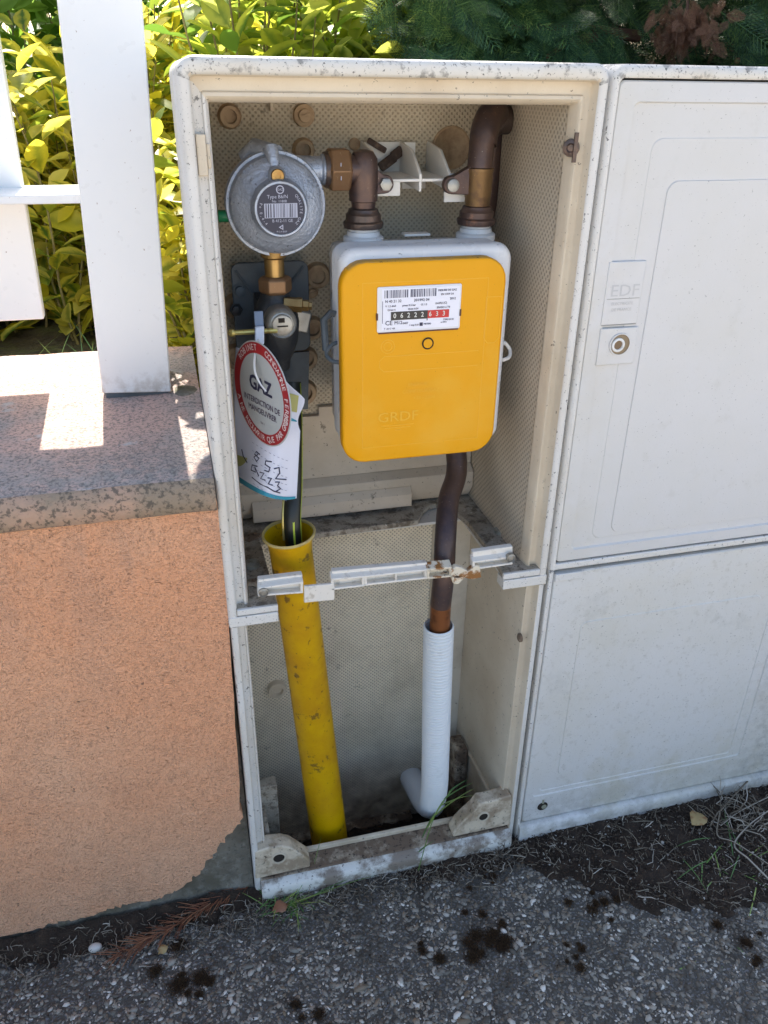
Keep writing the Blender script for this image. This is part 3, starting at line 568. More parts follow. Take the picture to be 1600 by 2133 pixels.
# broken white locking bar
bar = thing('locking_bar', 'broken white plastic locking bar across the open cabinet, scorched beside the copper pipe', 'locking bar', (.2, 0, .515))
yb = -.004
def seg(px0, px1, top0, bot0, top1, bot1, y0=yb, dy=.012, name='bar_section', mat=m_bar, web=True, tilt=.0):
    a, b, c, d = Y(px0, top0, y0), Y(px1, top1, y0), Y(px1, bot1, y0), Y(px0, bot0, y0)
    m_ = MB(); th = .0026
    if web:   # channel: top flange, bottom flange, recessed web, ribs
        hz = .0085
        m_.prism([a+Vector((0, dy, .004)), a, b, b+Vector((0, dy, .004))], (0, 0, -th)); m_.prism([d+Vector((0, dy, 0)), d, c, c+Vector((0, dy, 0))], (0, 0, th))
        m_.prism([a+Vector((0, dy-.003, 0)), b+Vector((0, dy-.003, 0)), c+Vector((0, dy-.003, .001)), d+Vector((0, dy-.003, .001))], (0, .0025, 0))
        nrib = max(2, int((b.x-a.x)/.026)+1)
        for k in range(nrib):
            t = k/(nrib-1); p_, q_ = a.lerp(b, t), d.lerp(c, t); sx_ = .0012 if 0 < k < nrib-1 else .0016; ox = sx_ if k == 0 else (-sx_ if k == nrib-1 else 0)
            m_.prism([p_+Vector((ox-sx_, .0006, -.0006)), p_+Vector((ox+sx_, .0006, -.0006)), q_+Vector((ox+sx_, .0006, .0006)), q_+Vector((ox-sx_, .0006, .0006))], (0, dy-.003, 0))
    else: m_.prism([a, b, c, d], (0, dy, 0))
    return m_.build(name, mat, bar, bevel=.0006, seg=1)
seg(538, 632, 1225, 1243, 1212, 1236)
seg(538, 630, 1208, 1222, 1197, 1210, y0=.004, dy=.009, web=False)
seg(634, 697, 1222, 1256, 1216, 1250, web=False, dy=.004)
seg(690, 760, 1206, 1230, 1200, 1222); seg(760, 890, 1200, 1221, 1186, 1206)
seg(692, 890, 1190, 1203, 1172, 1185, y0=.003, dy=.008, web=False)
seg(890, 942, 1186, 1207, 1181, 1202, mat=m_char)
mb = MB(); pts = [Y(a, b, yb-.001) for a, b in ((938, 1190), (950, 1180), (962, 1183), (975, 1190), (992, 1178), (1000, 1180), (1003, 1203), (985, 1208), (968, 1204), (955, 1218), (944, 1216))]
mb.prism(pts, (0, .008, 0)); mb.build('melted_section', m_char, bar, bevel=.001)
seg(985, 1068, 1170, 1188, 1159, 1176)
seg(985, 1068, 1150, 1168, 1138, 1154, y0=.003, dy=.008, web=False)
for px, py in ((549, 1234), (1064, 1162)):
    P = Y(px, py, yb-.001); mb = MB(); mb.lathe(P, (0, -1, 0), [(-.004, .0058), (.0015, .0056), (.0017, .0046), (.0005, .0042), (.0012, .0032), (.0012, 0)], 20, False, False); mb.build('screw', m_steel, bar)

# ================================================================== RIGHT CABINET
rc = thing('closed_cabinet', 'closed white electricity cabinet with embossed door, right of the open gas cabinet', 'electricity cabinet', (.643, .1, 0))
X0, X1 = .4035, .8835
mb = MB(); HP = [(0, .228), (0, .004), (.0018, .0008), (.004, 0), (.0060, 0), (.0068, .001), (.0070, .010)]
mb.loops([upath(X0, X1, HM-.004, H_, .013, d, y, 1.7) for d, y in HP], False); mb.box(X0+.0002, X1-.0002, .010, .228, HM, HM+.006)
mb.mi = [1 if min(mb.v[i][2] for i in f) > 1.02 else 0 for f in mb.f]
mb.build('housing', [m_shell, m_shelltop], rc, angle=50)
mb = MB(); mb.box(X0+.0065, X1-.0065, .0062, .012, HM+.0, H_-.012); mb.build('gap_shade_sheet', m_hole, rc)  # near-black sheet added to draw the shade in the door gap
mb = MB(); mb.box(X0+.0005, X1-.0005, .0006, .010, .4925, .5015); mb.box(X0+.0001, X0+.006, .0004, .2275, -.05, .4915); mb.box(X1-.006, X1-.0001, .0004, .2275, -.05, .4915); mb.box(X0+.0062, X1-.0062, .0122, .22, -.05, .4915)
mb.build('base_housing', m_shell, rc, bevel=.0015)
def rrect(x0, x1, z0, z1, R, y, n=5):
    P = []
    for cx_, cz_, a0 in ((x1-R, z1-R, 0), (x0+R, z1-R, PI/2), (x0+R, z0+R, PI), (x1-R, z0+R, 3*PI/2)):
        for k in range(n+1): t = a0+PI/2*k/n; P.append((cx_+R*math.cos(t), y, cz_+R*math.sin(t)))
    return P
def relief(x0, x1, z0, z1, steps, mat, name, parent, thick=.006, flatten=True):
    m_ = MB(); Ls = [rrect(x0, x1, z0, z1, .004, steps[0][1]+thick)]
    for (dx0, dx1, dz0, dz1, R), y in steps: Ls.append(rrect(x0+dx0, x1-dx1, z0+dz0, z1-dz1, R, .001+(y-.001)*1.15))
    m_.loops(Ls, True, False, True); return m_.build(name, mat, parent, angle=25)
dx0, dx1, dz0, dz1 = X0+.0076, X1-.0076, .5035, H_-.0135
door = relief(dx0, dx1, dz0, dz1, [((0, 0, 0, 0, .006), .0030), ((.0012, .0012, .0012, .0012, .006), .0016), ((.018, .018, .016, .018, .006), .0010), ((.0195, .0195, .0175, .0195, .006), .0032),
    ((.045, .045, .028, .050, .012), .0030), ((.0458, .0458, .0288, .0508, .012), .0024), ((.070, .070, .034, .090, .012), .0024), ((.0706, .0706, .0346, .0906, .012), .0012), ((.10, .10, .06, .12, .012), .0010)], m_door, 'door', rc)
q0, q1 = Y(1272, 550, 0), Y(1338, 675, 0)
mb = MB(); mb.box(.426, .470, .0002, .004, .8055, .873); mb.build('name_plate', m_door, door, bevel=.001)
mb = MB(); text(mb, 'EDF', (.449, -.0001, .842), XU, ZU, .0125, 1.15); mb.build('lettering', m_embos, door, recalc=False)
for i, v in enumerate(('ELECTRICITE', 'DE FRANCE')):
    mb = MB(); text(mb, v, (.448, -.0001, .8285-.0065*i), XU, ZU, .0032); mb.build('lettering', m_inkgrey if 0 else M('darkened_lettering', (.50, .49, .48), .5), door, recalc=False)  # embossed letters, their relief shade painted in as a darker colour
m_wl = M('darkened_line', (.35, .34, .32), .6)  # thin lines coloured darker than the plate
for a_ in ((.429, .468, -.0001, .0018, .8335, .8342), (.427, .469, -.0001, .0022, .8050, .8056)): mb = MB(); mb.box(*a_); mb.build('plate_line', m_wl, door)
mb = MB(); mb.box(.4265, .473, -.0004, .004, .760, .802); lockp = mb.build('lock_plate', m_door, door, bevel=.001)
P = Y(1291, 717, -.0006)
mb = MB(); mb.lathe(P, (0, -1, 0), [(0, .0130), (.0014, .0126), (.0014, .0114), (.0004, .0112), (.0004, 0)], 28, False, False); mb.mi = [1 if i >= 56 else 0 for i in range(len(mb.f))]
mb.build('lock_recess', [m_door, M('lock_brown', (.27, .20, .12), .7)], lockp)
mb = MB(); q = P+Vector((-.0026, .0, -.0004)); mb.lathe(q, (0, -1, 0), [(0, .0080), (.0022, .0078), (.0026, .007), (.0026, .0054), (.0010, .0050), (.0010, 0)], 24, False, False); mb.mi = [1 if i >= 96 else 0 for i in range(len(mb.f))]; mb.build('lock_cylinder', [m_whitepl, M('lock_core', (.20, .13, .07), .7)], lockp)
# lower door
ld0 = relief(dx0, dx1, .0345, .4865, [((0, 0, 0, 0, .004), .0030), ((.0012, .0012, .0012, .0012, .005), .0012), ((.012, .092, .050, .028, .006), .0010), ((.0128, .0928, .0508, .0288, .006), .0026), ((.024, .110, .058, .036, .006), .0024), ((.0247, .1107, .0587, .0367, .006), .0034),
    ((.050, .132, .085, .085, .010), .0033), ((.0507, .1327, .0857, .0857, .010), .0022), ((.08, .16, .10, .10, .01), .0021)], m_lowdoor, 'lower_door', rc)
mb = MB(); a_, b_ = Y(1150, 1188, 0), Y(1230, 1212, 0); mb.box(dx0+.0008, .4495, -.0012, .004, .4755, .4865); mb.build('door_tab', m_lowdoor, ld0, bevel=.001)
P = Y(1130, 1679, .0009); mb = MB(); mb.lathe(P, (0, -1, 0), [(0, .0100), (.0006, .0098), (.0007, .0088), (.0003, .0086), (.0003, 0)], 24, False, False); mb.mi = [1 if i >= 72 else 0 for i in range(len(mb.f))]; mb.build('keyhole', [m_lowdoor, m_hole], ld0)
mb = MB(); q = P+Vector((.0025, -.0006, -.0015)); mb.lathe(q, (0, -1, 0), [(0, .0042), (.0006, .004), (.0006, 0)], 20, False, False); mb.box(P.x-.0015, P.x+.0015, P.y-.0011, P.y, P.z+.006, P.z+.0135); mb.build('key_flap', M('olive_flap', (.30, .30, .22), .5), ld0)
mb = MB(); Ls = []
for i in range(31):
    x = X0+.002+(X1-X0-.004)*i/30; Ls.append([(x, .006, .0325), (x, -.004, .0320), (x, -.0075, .029), (x, -.0085, .018), (x, -.006, -.02), (x, .006, -.02)])
mb.loops(Ls, True, True, True); mb.build('plinth', m_lowdoor, rc, angle=60)

# ================================================================== METER
PM = .128   # depth of the pipe connections
cL, cR = Y(757, 480, PM), Y(991, 478, PM)
mt = thing('gas_meter', 'white gas meter with a yellow front cover and mechanical counter, hung from the copper pipes', 'gas meter', (.245, PM, .66))
mx0, mx1, mz0, mz1 = .1475, .3405, .655, .886
mb = MB()
def rr3(x0, x1, z0, z1, R, y): return rrect(x0, x1, z0, z1, R, y, 6)
ys = [(.016, .160), (.010, .156), (.0085, .150), (.0065, .112), (.003, .110), (.002, .103), (.0035, .101), (.0, .064), (.002, .057), (.007, .053)]
mb.loops([rr3(mx0+d, mx1-d, mz0+d, mz1-d, max(.018-d, .004), y) for d, y in ys], True, True, True)
mb.build('body', m_meter, mt, angle=50)
for P in (cL, cR):
    mb = MB(); mb.lathe((P.x, PM, mz1-.002), (0, 0, 1), [(-.006, .0225), (.0005, .0225), (.002, .0205), (.0025, .0185), (.007, .0180), (.0075, .0165), (.0135, .0165), (.0135, .010)], 32); mb.build('spigot', m_meter, mt, angle=40)
mb = MB(); mb.box(cL.x+.045, cL.x+.075, PM-.01, PM+.004, mz1-.001, mz1+.0016); mb.build('embossed_strip', m_whitepl, mt, bevel=.0006)
# cover
yc = .038
c1, c2, c3, c4 = Y(713, 541, yc), Y(1058, 541, yc), Y(1026, 952, yc), Y(712, 954, yc)
fx0, fx1, fz0, fz1 = (c1.x+c4.x)/2, (c2.x+c3.x)/2, (c3.z+c4.z)/2, (c1.z+c2.z)/2
mb = MB(); mb.loops([rr3(fx0+d, fx1-d, fz0+d, fz1-d, max(.026-d, .004), y) for d, y in ((.001, .056), (0, .054), (0, .0405), (.0012, .0388), (.0035, .038), (.026, .038))], True, True, True)
mb.mi = [1 if (min(mb.v[i][2] for i in f) > fz1-.012 and min(mb.v[i][1] for i in f) > .0385 and max(mb.v[i][1] for i in f) < .0555) else 0 for f in mb.f]
cover = mb.build('front_cover', [m_yel, m_yeldust], mt, angle=50)
def U(px, py): q = Y(px, py, yc); return q.x, q.z
# raised outlines on the cover
def outline(mb, pts, w=.0006, y=yc-.0003, h=.0006):
    for (a, b) in zip(pts[:-1], pts[1:]):
        a = Vector((a[0], y, a[1])); b = Vector((b[0], y, b[1])); d = (b-a).normalized(); nrm = Vector((-d.z, 0, d.x))*w/2
        mb.prism([a-nrm, b-nrm, b+nrm, a+nrm], (0, h, 0))
mb = MB()
xa, za = U(756, 586); xb, zb = U(1016, 583); xc, zc = U(995, 920); xd, zd = U(755, 925)
xl, xr, zt_, zb_ = (xa+xd)/2, (xb+xc)/2, (za+zb)/2, (zc+zd)/2
x5, z5 = U(985, 775); x6, z6 = U(800, 745)
outline(mb, [(xl, zb_), (xl, zt_), (xr, zt_), (xr, zb_), (xl, zb_)])
outline(mb, [(xr-.006, z6+.001), (x6, z6+.001), (x6-.005, z6-.004), (x6-.005, z6-.011), (x6, z6-.016), (xr-.006, z6-.016)])
xs_, zs_ = U(1030, 618); outline(mb, [(xs_-.009, zs_), (xs_+.009, zs_), (xs_+.009, zs_-.045), (xs_+.004, zs_-.051), (xs_-.004, zs_-.051), (xs_-.009, zs_-.045), (xs_-.009, zs_)])
for px, py, r_ in ((808, 722, .0075), (808, 722, .0045)):
    x_, z_ = U(px, py); outline(mb, [(x_+r_*math.cos(t*PI/10), z_+r_*math.sin(t*PI/10)) for t in range(21)])
mb.build('relief_lines', m_yelrel, cover)
mb = MB(); x_, z_ = U(829, 868); text(mb, 'GRDF', (x_, yc-.0006, z_), XU, ZU, .0115, 1.15); mb.build('lettering', m_yelrel, cover, recalc=False)
mb = MB(); outline(mb, [(x_-.019, z_-.010), (x_+.019, z_-.010)]); outline(mb, [(x_-.015, z_-.013), (x_+.015, z_-.013)]); outline(mb, [(x_-.003, z_-.016), (x_+.004, z_-.016)]); mb.build('relief_lines', m_yelrel, cover)
mb = MB(); x_, z_ = U(870, 800)
for k in range(3): text(mb, ('ENERGIE', 'COMPTEUR GAZ', '+33 - 2004')[k], (x_+.004*k, yc-.0005, z_-.008*k), XU, ZU, .004)
mb.build('lettering', m_yelrel, cover, recalc=False)
x_, z_ = U(891, 715)
mb = MB(); mb.lathe((x_, yc-.0004, z_), (0, -1, 0), [(-.0015, .0066), (.0006, .0066), (.0006, .0052), (-.0015, .0052)], 32, False, False); mb.build('seal_ring', m_hole, cover)
mb = MB(); mb.lathe((x_, yc-.0004, z_), (0, -1, 0), [(-.0005, .0053), (.0008, .0050), (.0012, 0)], 24, False, False); mb.build('seal_plug', m_yel, cover)
# label window
w1, w2, w3, w4 = U(787, 592), U(960, 598), U(955, 688), U(786, 686)
lx0, lx1, lz0, lz1 = (w1[0]+w4[0])/2, (w2[0]+w3[0])/2, (w3[1]+w4[1])/2, (w1[1]+w2[1])/2
mb = MB(); mb.loops([rr3(lx0-d, lx1+d, lz0-d, lz1+d, .002, y) for d, y in ((.0006, yc+.001), (.0006, yc-.0012), (0, yc-.0016), (-.0012, yc-.0016))], True, True, True); win = mb.build('counter_window', m_win, cover, angle=40)
yl = yc-.0019; lw, lh = lx1-lx0, lz1-lz0
L2 = lambda u, v: Vector((lx0+lw*u, yl, lz1-lh*v))
mb = MB(); mb.prism([L2(.045, .03), L2(.985, .03), L2(.985, .955), L2(.045, .955)], (0, .0002, 0)); mb.build('label', m_label, win)
mb = MB(); dy = -.0001
random.seed(3); u = .075
while u < .70:
    w = random.choice([.004, .006, .009, .013]); 
    if not (.345 < u < .38): mb.prism([L2(u, .06)+Vector((0, dy, 0)), L2(u+w, .06)+Vector((0, dy, 0)), L2(u+w, .235)+Vector((0, dy, 0)), L2(u, .235)+Vector((0, dy, 0))], (0, .00008, 0))
    u += w+random.choice([.005, .007, .010])
mb.prism([L2(.052, .3)+Vector((0, dy, 0)), L2(.058, .3)+Vector((0, dy, 0)), L2(.058, .80)+Vector((0, dy, 0)), L2(.052, .80)+Vector((0, dy, 0))], (0, .00008, 0))
mb.build('barcode', m_ink, win)
mb = MB()
for s_, u_, v_, h_ in (('N 40 21 32', .18, .31, .058), ('201992 04', .52, .31, .06), ('2012', .90, .31, .05), ('MESURE DE GAZ', .83, .115, .042), ('EN 1359 G4', .83, .205, .042), ('V 1.2 dm3', .15, .415, .042), ('pmax 0.5 bar', .37, .415, .042), ('Cl. 1.5', .55, .415, .04), ('(m3/h) (C)', .76, .40, .045),
                       ('Qmax 6', .16, .50, .04), ('Qmin 0.04', .42, .50, .04), ('EN/ISO 6 T4', .79, .50, .042), ('CE', .13, .80, .10), ('M12', .245, .80, .075), ('0407', .33, .82, .045), ('TYPE G4 R1', .86, .785, .036), ('no 2012', .80, .84, .03), ('1 imp 0.01 m3', .46, .87, .038), ('T -25 C +55', .14, .925, .036), ('METERS', .60, .86, .036)):
    text(mb, s_, L2(u_, v_)+Vector((0, -.0002, 0)), XU, ZU, h_*lh, 1, .00012)
mb.build('lettering', m_ink, win, recalc=False); mb = MB()
mb.prism([L2(.505, .82)+Vector((0, dy, 0)), L2(.545, .82)+Vector((0, dy, 0)), L2(.545, .90)+Vector((0, dy, 0)), L2(.505, .90)+Vector((0, dy, 0))], (0, .00008, 0))
mb.build('square_mark', m_ink, win)
mb = MB(); mb.prism([L2(.155, .545), L2(.60, .545), L2(.60, .735), L2(.155, .735)], (0, -.0004, 0)); mb.prism([L2(.59, .735), L2(.60, .735), L2(.60, .78), L2(.59, .78)], (0, -.0003, 0)); cnt = mb.build('counter', m_cnt, win)
mb = MB(); mb.prism([L2(.601, .55), L2(.862, .55), L2(.862, .73), L2(.601, .73)], (0, -.0004, 0)); mb.build('counter_red_drums', m_cntred, win)
mb = MB()
for k, ch in enumerate('06222633'): text(mb, ch, L2(.20+.0835*k+(.012 if k > 4 else 0), .640)+Vector((0, -.00055, 0)), XU, ZU, .108*lh, .9, .00012)
mb.build('digits', m_digit, win, recalc=False)
mb = MB()
for u_ in (-.008, 1.005): mb.box(L2(u_, 0).x-.0009, L2(u_, 0).x+.0009, yl-.0003, yl+.003, L2(0, .72).z, L2(0, .57).z)
mb.box(lx0+.001, lx1-.001, yl+.0002, yl+.003, lz0-.0018, lz0-.0002); mb.build('window_clip', M('rust_brown_clip', (.10, .035, .02), .6), win)
# wire handle clips at the sides
for sgn, px in ((-1, mx0), (1, mx1)):
    zc_ = Y(1050, 730, .07).z if sgn > 0 else Y(700, 735, .07).z
    mb = MB(); b0 = Vector((px, .075, zc_)); e = sgn*.0125
    mb.tube(crspl([b0+Vector((-.001*sgn, 0, .010)), b0+Vector((e*.5, -.002, .008)), b0+Vector((e, -.004, .0)), b0+Vector((e*.7, -.012, -.006)), b0+Vector((-.001*sgn, -.016, -.008))]), .0022, 10)
    if sgn < 0: mb.tube([b0+Vector((-.012, .0, .002)), b0+Vector((-.013, .004, .035)), b0+Vector((-.004, .006, .042)), b0+Vector((.0, .006, .04))], .004, 8)
    mb.build('clip', m_slate if sgn < 0 else m_whitepl, mt)

# ================================================================== PIPES
pl = thing('left_elbow_fitting', 'dark oxidised elbow fitting joining the regulator to the left side of the meter', 'pipe fitting', (cL.x, PM, .9))
zc_ = mz1+.0125
mb = MB(); n6 = 10
prof = [(-.004, .0215), (-.0005, .0225), (.002, .0225), (.004, .0200), (.010, .0195), (.012, .0175), (.0155, .0165), (.017, .0125)]
mb.lathe((cL.x, PM, zc_), ZU, prof, 14); mb.build('union_nut', m_copdk, pl, angle=30)
zt_ = Y(760, 345, PM).z
mb = MB(); mb.lathe((cL.x, PM, zc_+.015), ZU, [(0, .0125), (.008, .0135), (.009, .0155), (zt_-zc_-.020, .0160), (zt_-zc_-.008, .015), (zt_-zc_-.001, .0105), (zt_-zc_+.001, .004)], 28)
mb.build('elbow_body', m_cop, pl, angle=40)
zh = Y(705, 353, PM).z
mb = MB(); mb.cyl((cL.x, PM, zh), (Y(722, 353, PM).x, PM, zh), .0145, .015, 24); mb.build('side_branch', m_cop, pl)
def lug(par, cx, sgn, px, py):
    P = Y(px, py, PM-.012); m_ = MB(); z0 = P.z; r = .0095
    pts = [(cx, PM-.006, z0-.011), (P.x, PM-.006, z0-r)]+[(P.x+sgn*r*math.cos(t), PM-.006, z0+r*math.sin(t)) for t in np.linspace(-PI/2, PI/2, 9)][1:-1]+[(P.x-sgn*.002, PM-.006, z0+r), (cx, PM-.006, z0+.026)]
    m_.prism(pts, (0, .010, 0)); m_.build('lug', m_cop, par, bevel=.001)
    m_ = MB(); m_.lathe((P.x, PM-.006, z0), (0, -1, 0), [(0, .0072), (.0045, .0068), (.0052, .005), (.0052, 0)], 6 if sgn > 0 else 16, False, False); m_.build('screw', m_steel, par, angle=30)
lug(pl, cL.x, 1, 806, 385)
pr_ = thing('copper_inlet_pipe', 'thick brown copper pipe looping from the right of the meter down behind it', 'pipe', (cR.x, PM, .5))
mb = MB(); mb.lathe((cR.x, PM, zc_), ZU, prof, 14); mb.build('union_nut', m_cop, pr_, angle=30)
zA = Y(992, 358, PM).z
mb = MB(); mb.lathe((cR.x, PM, zc_+.015), ZU, [(0, .0135), (.010, .0145), (.011, .0150), (zA-zc_-.016, .0152), (zA-zc_-.014, .0162), (zA-zc_-.011, .0160), (zA-zc_-.010, .0135)], 28); mb.build('brazed_socket', m_copbr, pr_, angle=40)
lug(pr_, cR.x, -1, 946, 387)
e1 = Vector((cR.x, PM, zA)); top = 1.0115
mb = MB(); R_ = .027; pts = [e1+Vector((0, 0, -.01)), e1+Vector((.0015, .001, .03)), Vector((e1.x+.003, PM+.002, top-R_-.006))]
for k in range(1, 8):
    t = PI/2*k/7; pts.append(Vector((e1.x+.003+.022*(1-math.cos(t)), PM+.002+R_*(1-math.cos(t))*1.0, top-R_+(R_)*math.sin(t)-.004)))
pts += [Vector((e1.x+.035, .182, top-.004))]
mb.tube(pts, [.0142]*2+[.0154]*(len(pts)-2), 24); mb.build('upper_bend', m_cop, pr_, angle=60)
mb = MB(); mb.lathe((pts[-1].x-.012, .172, 1.0), (1, .1, 0), [(0, .0165), (.012, .018), (.013, .0150), (.028, .0150), (.0285, .0165), (.033, .0165)], 16); mb.build('elbow_stub', m_copdk, pr_, angle=40)
mb = MB(); q = pts[-1]; mb.tube(crspl([q+Vector((-.006, -.006, 0)), q+Vector((.006, .010, -.002)), q+Vector((.006, .018, -.02)), Vector((q.x+.002, .198, .90)), Vector((.33, .190, .78)), Vector((.313, .170, .70)), Vector((Y(952, 965, .12).x, .12, Y(952, 965, .12).z)), Y(935, 1040, .085), Y(928, 1120, .045), Y(925, 1190, .028), Y(918, 1260, .028)]), .0136, 20)
mb.build('riser', m_cop, pr_, angle=60)
P0 = Y(918, 1262, .028); P1 = Y(915, 1330, .030)
mb = MB(); mb.tube([Y(921, 1225, .028), P0, P1, P1+Vector((0, 0, -.05))], .0134, 20); mb.build('lower_end', m_copwarm, pr_)
# corrugated hose
hs = MB(); path = crspl([Y(914, 1302, .030), Y(910, 1450, .033), Y(907, 1580, .040), Y(905, 1640, .052), Y(898, 1676, .080), Y(884, 1668, .125), Y(868, 1640, .175), Y(856, 1618, .215)], 40)
L_ = [0]
for a, b in zip(path[:-1], path[1:]): L_.append(L_[-1]+(b-a).length)
tot = L_[-1]; npt = int(tot/.00052); rp = []; rad = []; j = 0
for i in range(npt):
    s_ = tot*i/(npt-1)
    while j < len(L_)-2 and L_[j+1] < s_: j += 1
    t = (s_-L_[j])/max(1e-9, L_[j+1]-L_[j]); rp.append(path[j].lerp(path[j+1], t)); rad.append(.0183+.0021*abs(math.sin(PI*s_/.0052))**.8)
hs.tube(rp, rad, 24, False)
tag(hs.build('corrugated_hose', m_hose, angle=80, loc=(P1.x, .05, -.05)), 'white corrugated hose sleeving the lower copper pipe at the bottom of the open cabinet', 'hose')
# yellow duct and black pipe
yt = Vector((.0815, .062, .566)); yb_ = Vector((.1395, .085, -.12))
yt = Y(601, 1108, .060)
pb = Y(690, 1775, .085); dvec = (yt-pb).normalized()
yd = thing('yellow_duct', 'stained yellow plastic duct rising from the soil with a flared rim', 'duct', pb)
r_ = .0262; b0 = pb-dvec*.12; Lt = (yt-b0).length
mb = MB(); mb.lathe(b0, dvec, [(0, r_*1.12), (Lt*.5, r_*1.03), (Lt-.030, r_*.99), (Lt-.012, r_*1.03), (Lt-.003, r_*1.22), (Lt-.003, r_*1.14), (Lt-.016, r_*.93), (Lt-.22, r_*.9)], 48, True, False); mb.build('tube', m_pipey, yd, angle=50)
mb = MB(); mb.lathe(b0, dvec, [(Lt-.0035, r_*1.225), (Lt-.001, r_*1.24), (Lt, r_*1.2), (Lt-.001, r_*1.13), (Lt-.004, r_*1.13)], 48, False, False); mb.build('rim', m_piperim, yd, angle=60)
pe = thing('black_gas_pipe', 'black gas supply pipe with yellow stripes going down into the yellow duct', 'pipe', (.09, .08, .5))
pth = crspl([Vector((.105, .135, .72)), Vector((.103, .12, .68)), Y(612, 1010, .085), Y(610, 1100, .064), Y(625, 1250, .066), Y(640, 1400, .075)]); mb = MB(); mb.tube(pth, .0105, 20); mb.build('pipe', m_pe, pe)
for da in (1.0, -.02):
    mb = MB(); 
    Ls = []
    for i, p in enumerate(pth):
        for_ = [];
        for s_ in (-.10, .10): a = da+s_; for_.append(p+Vector((math.sin(a)*.0108, -math.cos(a)*.0108, 0)))
        Ls.append(for_)
    mb.loops(Ls, False); mb.build('stripe', m_pest, pe, recalc=False)
mb = MB(); mb.tube([p+Vector((-.0118, -.001, 0)) for p in pth[6:20]], .0015, 6); mb.build('tracer_wire', m_gold, pe)

# ================================================================== METER BRACKET
bk = thing('meter_bracket', 'white plastic lattice bracket on the back wall between the two pipes', 'bracket', (.25, .2, .95))
yf, yB = .135, .221
xs = [Y(791, 350, yf).x, Y(877, 350, yf).x, Y(938, 350, yf).x]
ztp = Y(830, 293, yB).z; zmid = Y(840, 376, yf).z; zbt = Y(835, 400, yf).z
for k, x in enumerate(xs):
    mb = MB(); mb.prism([(x-.0016, yB, ztp), (x-.0016, yf+.035, ztp-.006), (x-.0016, yf, ztp-.028), (x-.0016, yf, zbt if k else zmid-.006), (x-.0016, yB, zbt+(.004 if k else .01))], (.0032, 0, 0)); mb.build('plate', m_whitepl, bk, bevel=.0008)
mb = MB(); mb.box(xs[0]-.001, xs[2]+.001, yf+.0004, yB, zmid-.0016, zmid+.0016); mb.build('shelf', m_whitepl, bk, bevel=.0008)
mb = MB(); mb.box(xs[0], xs[1], yB-.004, yB, zmid, ztp-.001); mb.box(xs[1]+.0016, xs[1]+.016, yB-.010, yB, zmid, ztp-.001); mb.box(xs[1]+.002, xs[2]-.002, yB-.004, yB, zbt+.004, zmid-.018); mb.build('back_plate', m_whitepl, bk, bevel=.0005)
mb = MB(); mb.prism([(xs[2]+.0018, yf+.004, ztp-.028), (xs[2]+.026, yf+.004, zmid+.004), (xs[2]+.02, yf+.004, zbt-.012), (xs[2]-.004, yf+.004, zbt-.012), (xs[2]-.004, yf+.004, zbt), (xs[2]+.0018, yf+.004, zmid)], (0, .003, 0)); mb.build('front_tab', m_whitepl, bk); mb = MB(); mb.prism([(xs[0]+.0018, yf+.002, zmid-.0018), (xs[0]+.024, yf+.002, zmid-.0018), (xs[0]+.024, yf+.002, zbt-.004), (xs[0]-.01, yf+.002, zbt-.004), (xs[0]-.01, yf+.002, zbt)], (0, .003, 0)); mb.build('front_tab', m_whitepl, bk)
kp = Vector(((xs[0]+xs[1])/2+.004, yB-.006, (zmid+ztp)/2+.003))
mb = MB(); mb.bx(kp+Vector((-.012, -.006, .010)), (.011, 0, -.006), (0, .002, 0), (.0015, 0, .003)); mb.bx(kp+Vector((.001, -.006, -.008)), (.009, 0, .006), (0, .003, 0), (-.003, 0, .0045)); mb.bx(kp+Vector((.012, -.006, .001)), (.006, 0, .004), (0, .004, 0), (-.002, 0, .005)); mb.build('wing_screw', M('rust_crust', (.075, .05, .04), .9, spots=[(90, .5, .65, (.20, .14, .10), .8, 8)], bump=[('n', 220, .002)]), bk, bevel=.0016)

# ================================================================== REGULATOR
rg = thing('gas_regulator', 'round grey cast metal gas pressure regulator with a navy data disc and green plug', 'regulator', (.092, .12, .92))
rc_ = Vector(((Y(470, 430, .1).x+Y(681, 430, .1).x)/2, .10, Y(577, 428, .10).z)); Rr = (Y(577, 312, .1).z-Y(577, 546, .1).z)/2*.955
mb = MB(); mb.lathe((rc_.x, .172, rc_.z), (0, -1, 0), [(0, Rr*.62), (.02, Rr*.78), (.045, Rr*.86), (.052, Rr*.88), (.0525, Rr*.99), (.0545, Rr), (.0585, Rr), (.0590, Rr*.975), (.0602, Rr*.975), (.0607, Rr*1.0), (.0650, Rr*1.0), (.0668, Rr*.985), (.0670, Rr*.935), (.0700, Rr*.925), (.077, Rr*.90), (.083, Rr*.80), (.0865, Rr*.62), (.089, Rr*.56), (.093, Rr*.535), (.100, Rr*.52), (.1015, Rr*.50), (.1015, Rr*.465), (.0995, Rr*.46), (.0995, 0)], 72, True, False)
mb.build('casting', m_zinc, rg, angle=30)
dc = Vector((rc_.x, .172-.0998, rc_.z)); dr = Rr*.455
mb = MB(); mb.lathe(dc, (0, -1, 0), [(0, dr), (.0006, dr), (.0006, 0)], 48, False, False); disc = mb.build('data_disc', m_navy, rg)
yd_ = dc.y-.0008; mb = MB(); D = lambda u, v: Vector((dc.x+dr*u, yd_, dc.z+dr*v))
random.seed(5); u = -.66
mb.prism([D(-.70, -.34), D(.70, -.34), D(.70, .24), D(-.70, .24)], (0, -.0001, 0)); mb.build('barcode_panel', m_print, disc)
mb = MB()
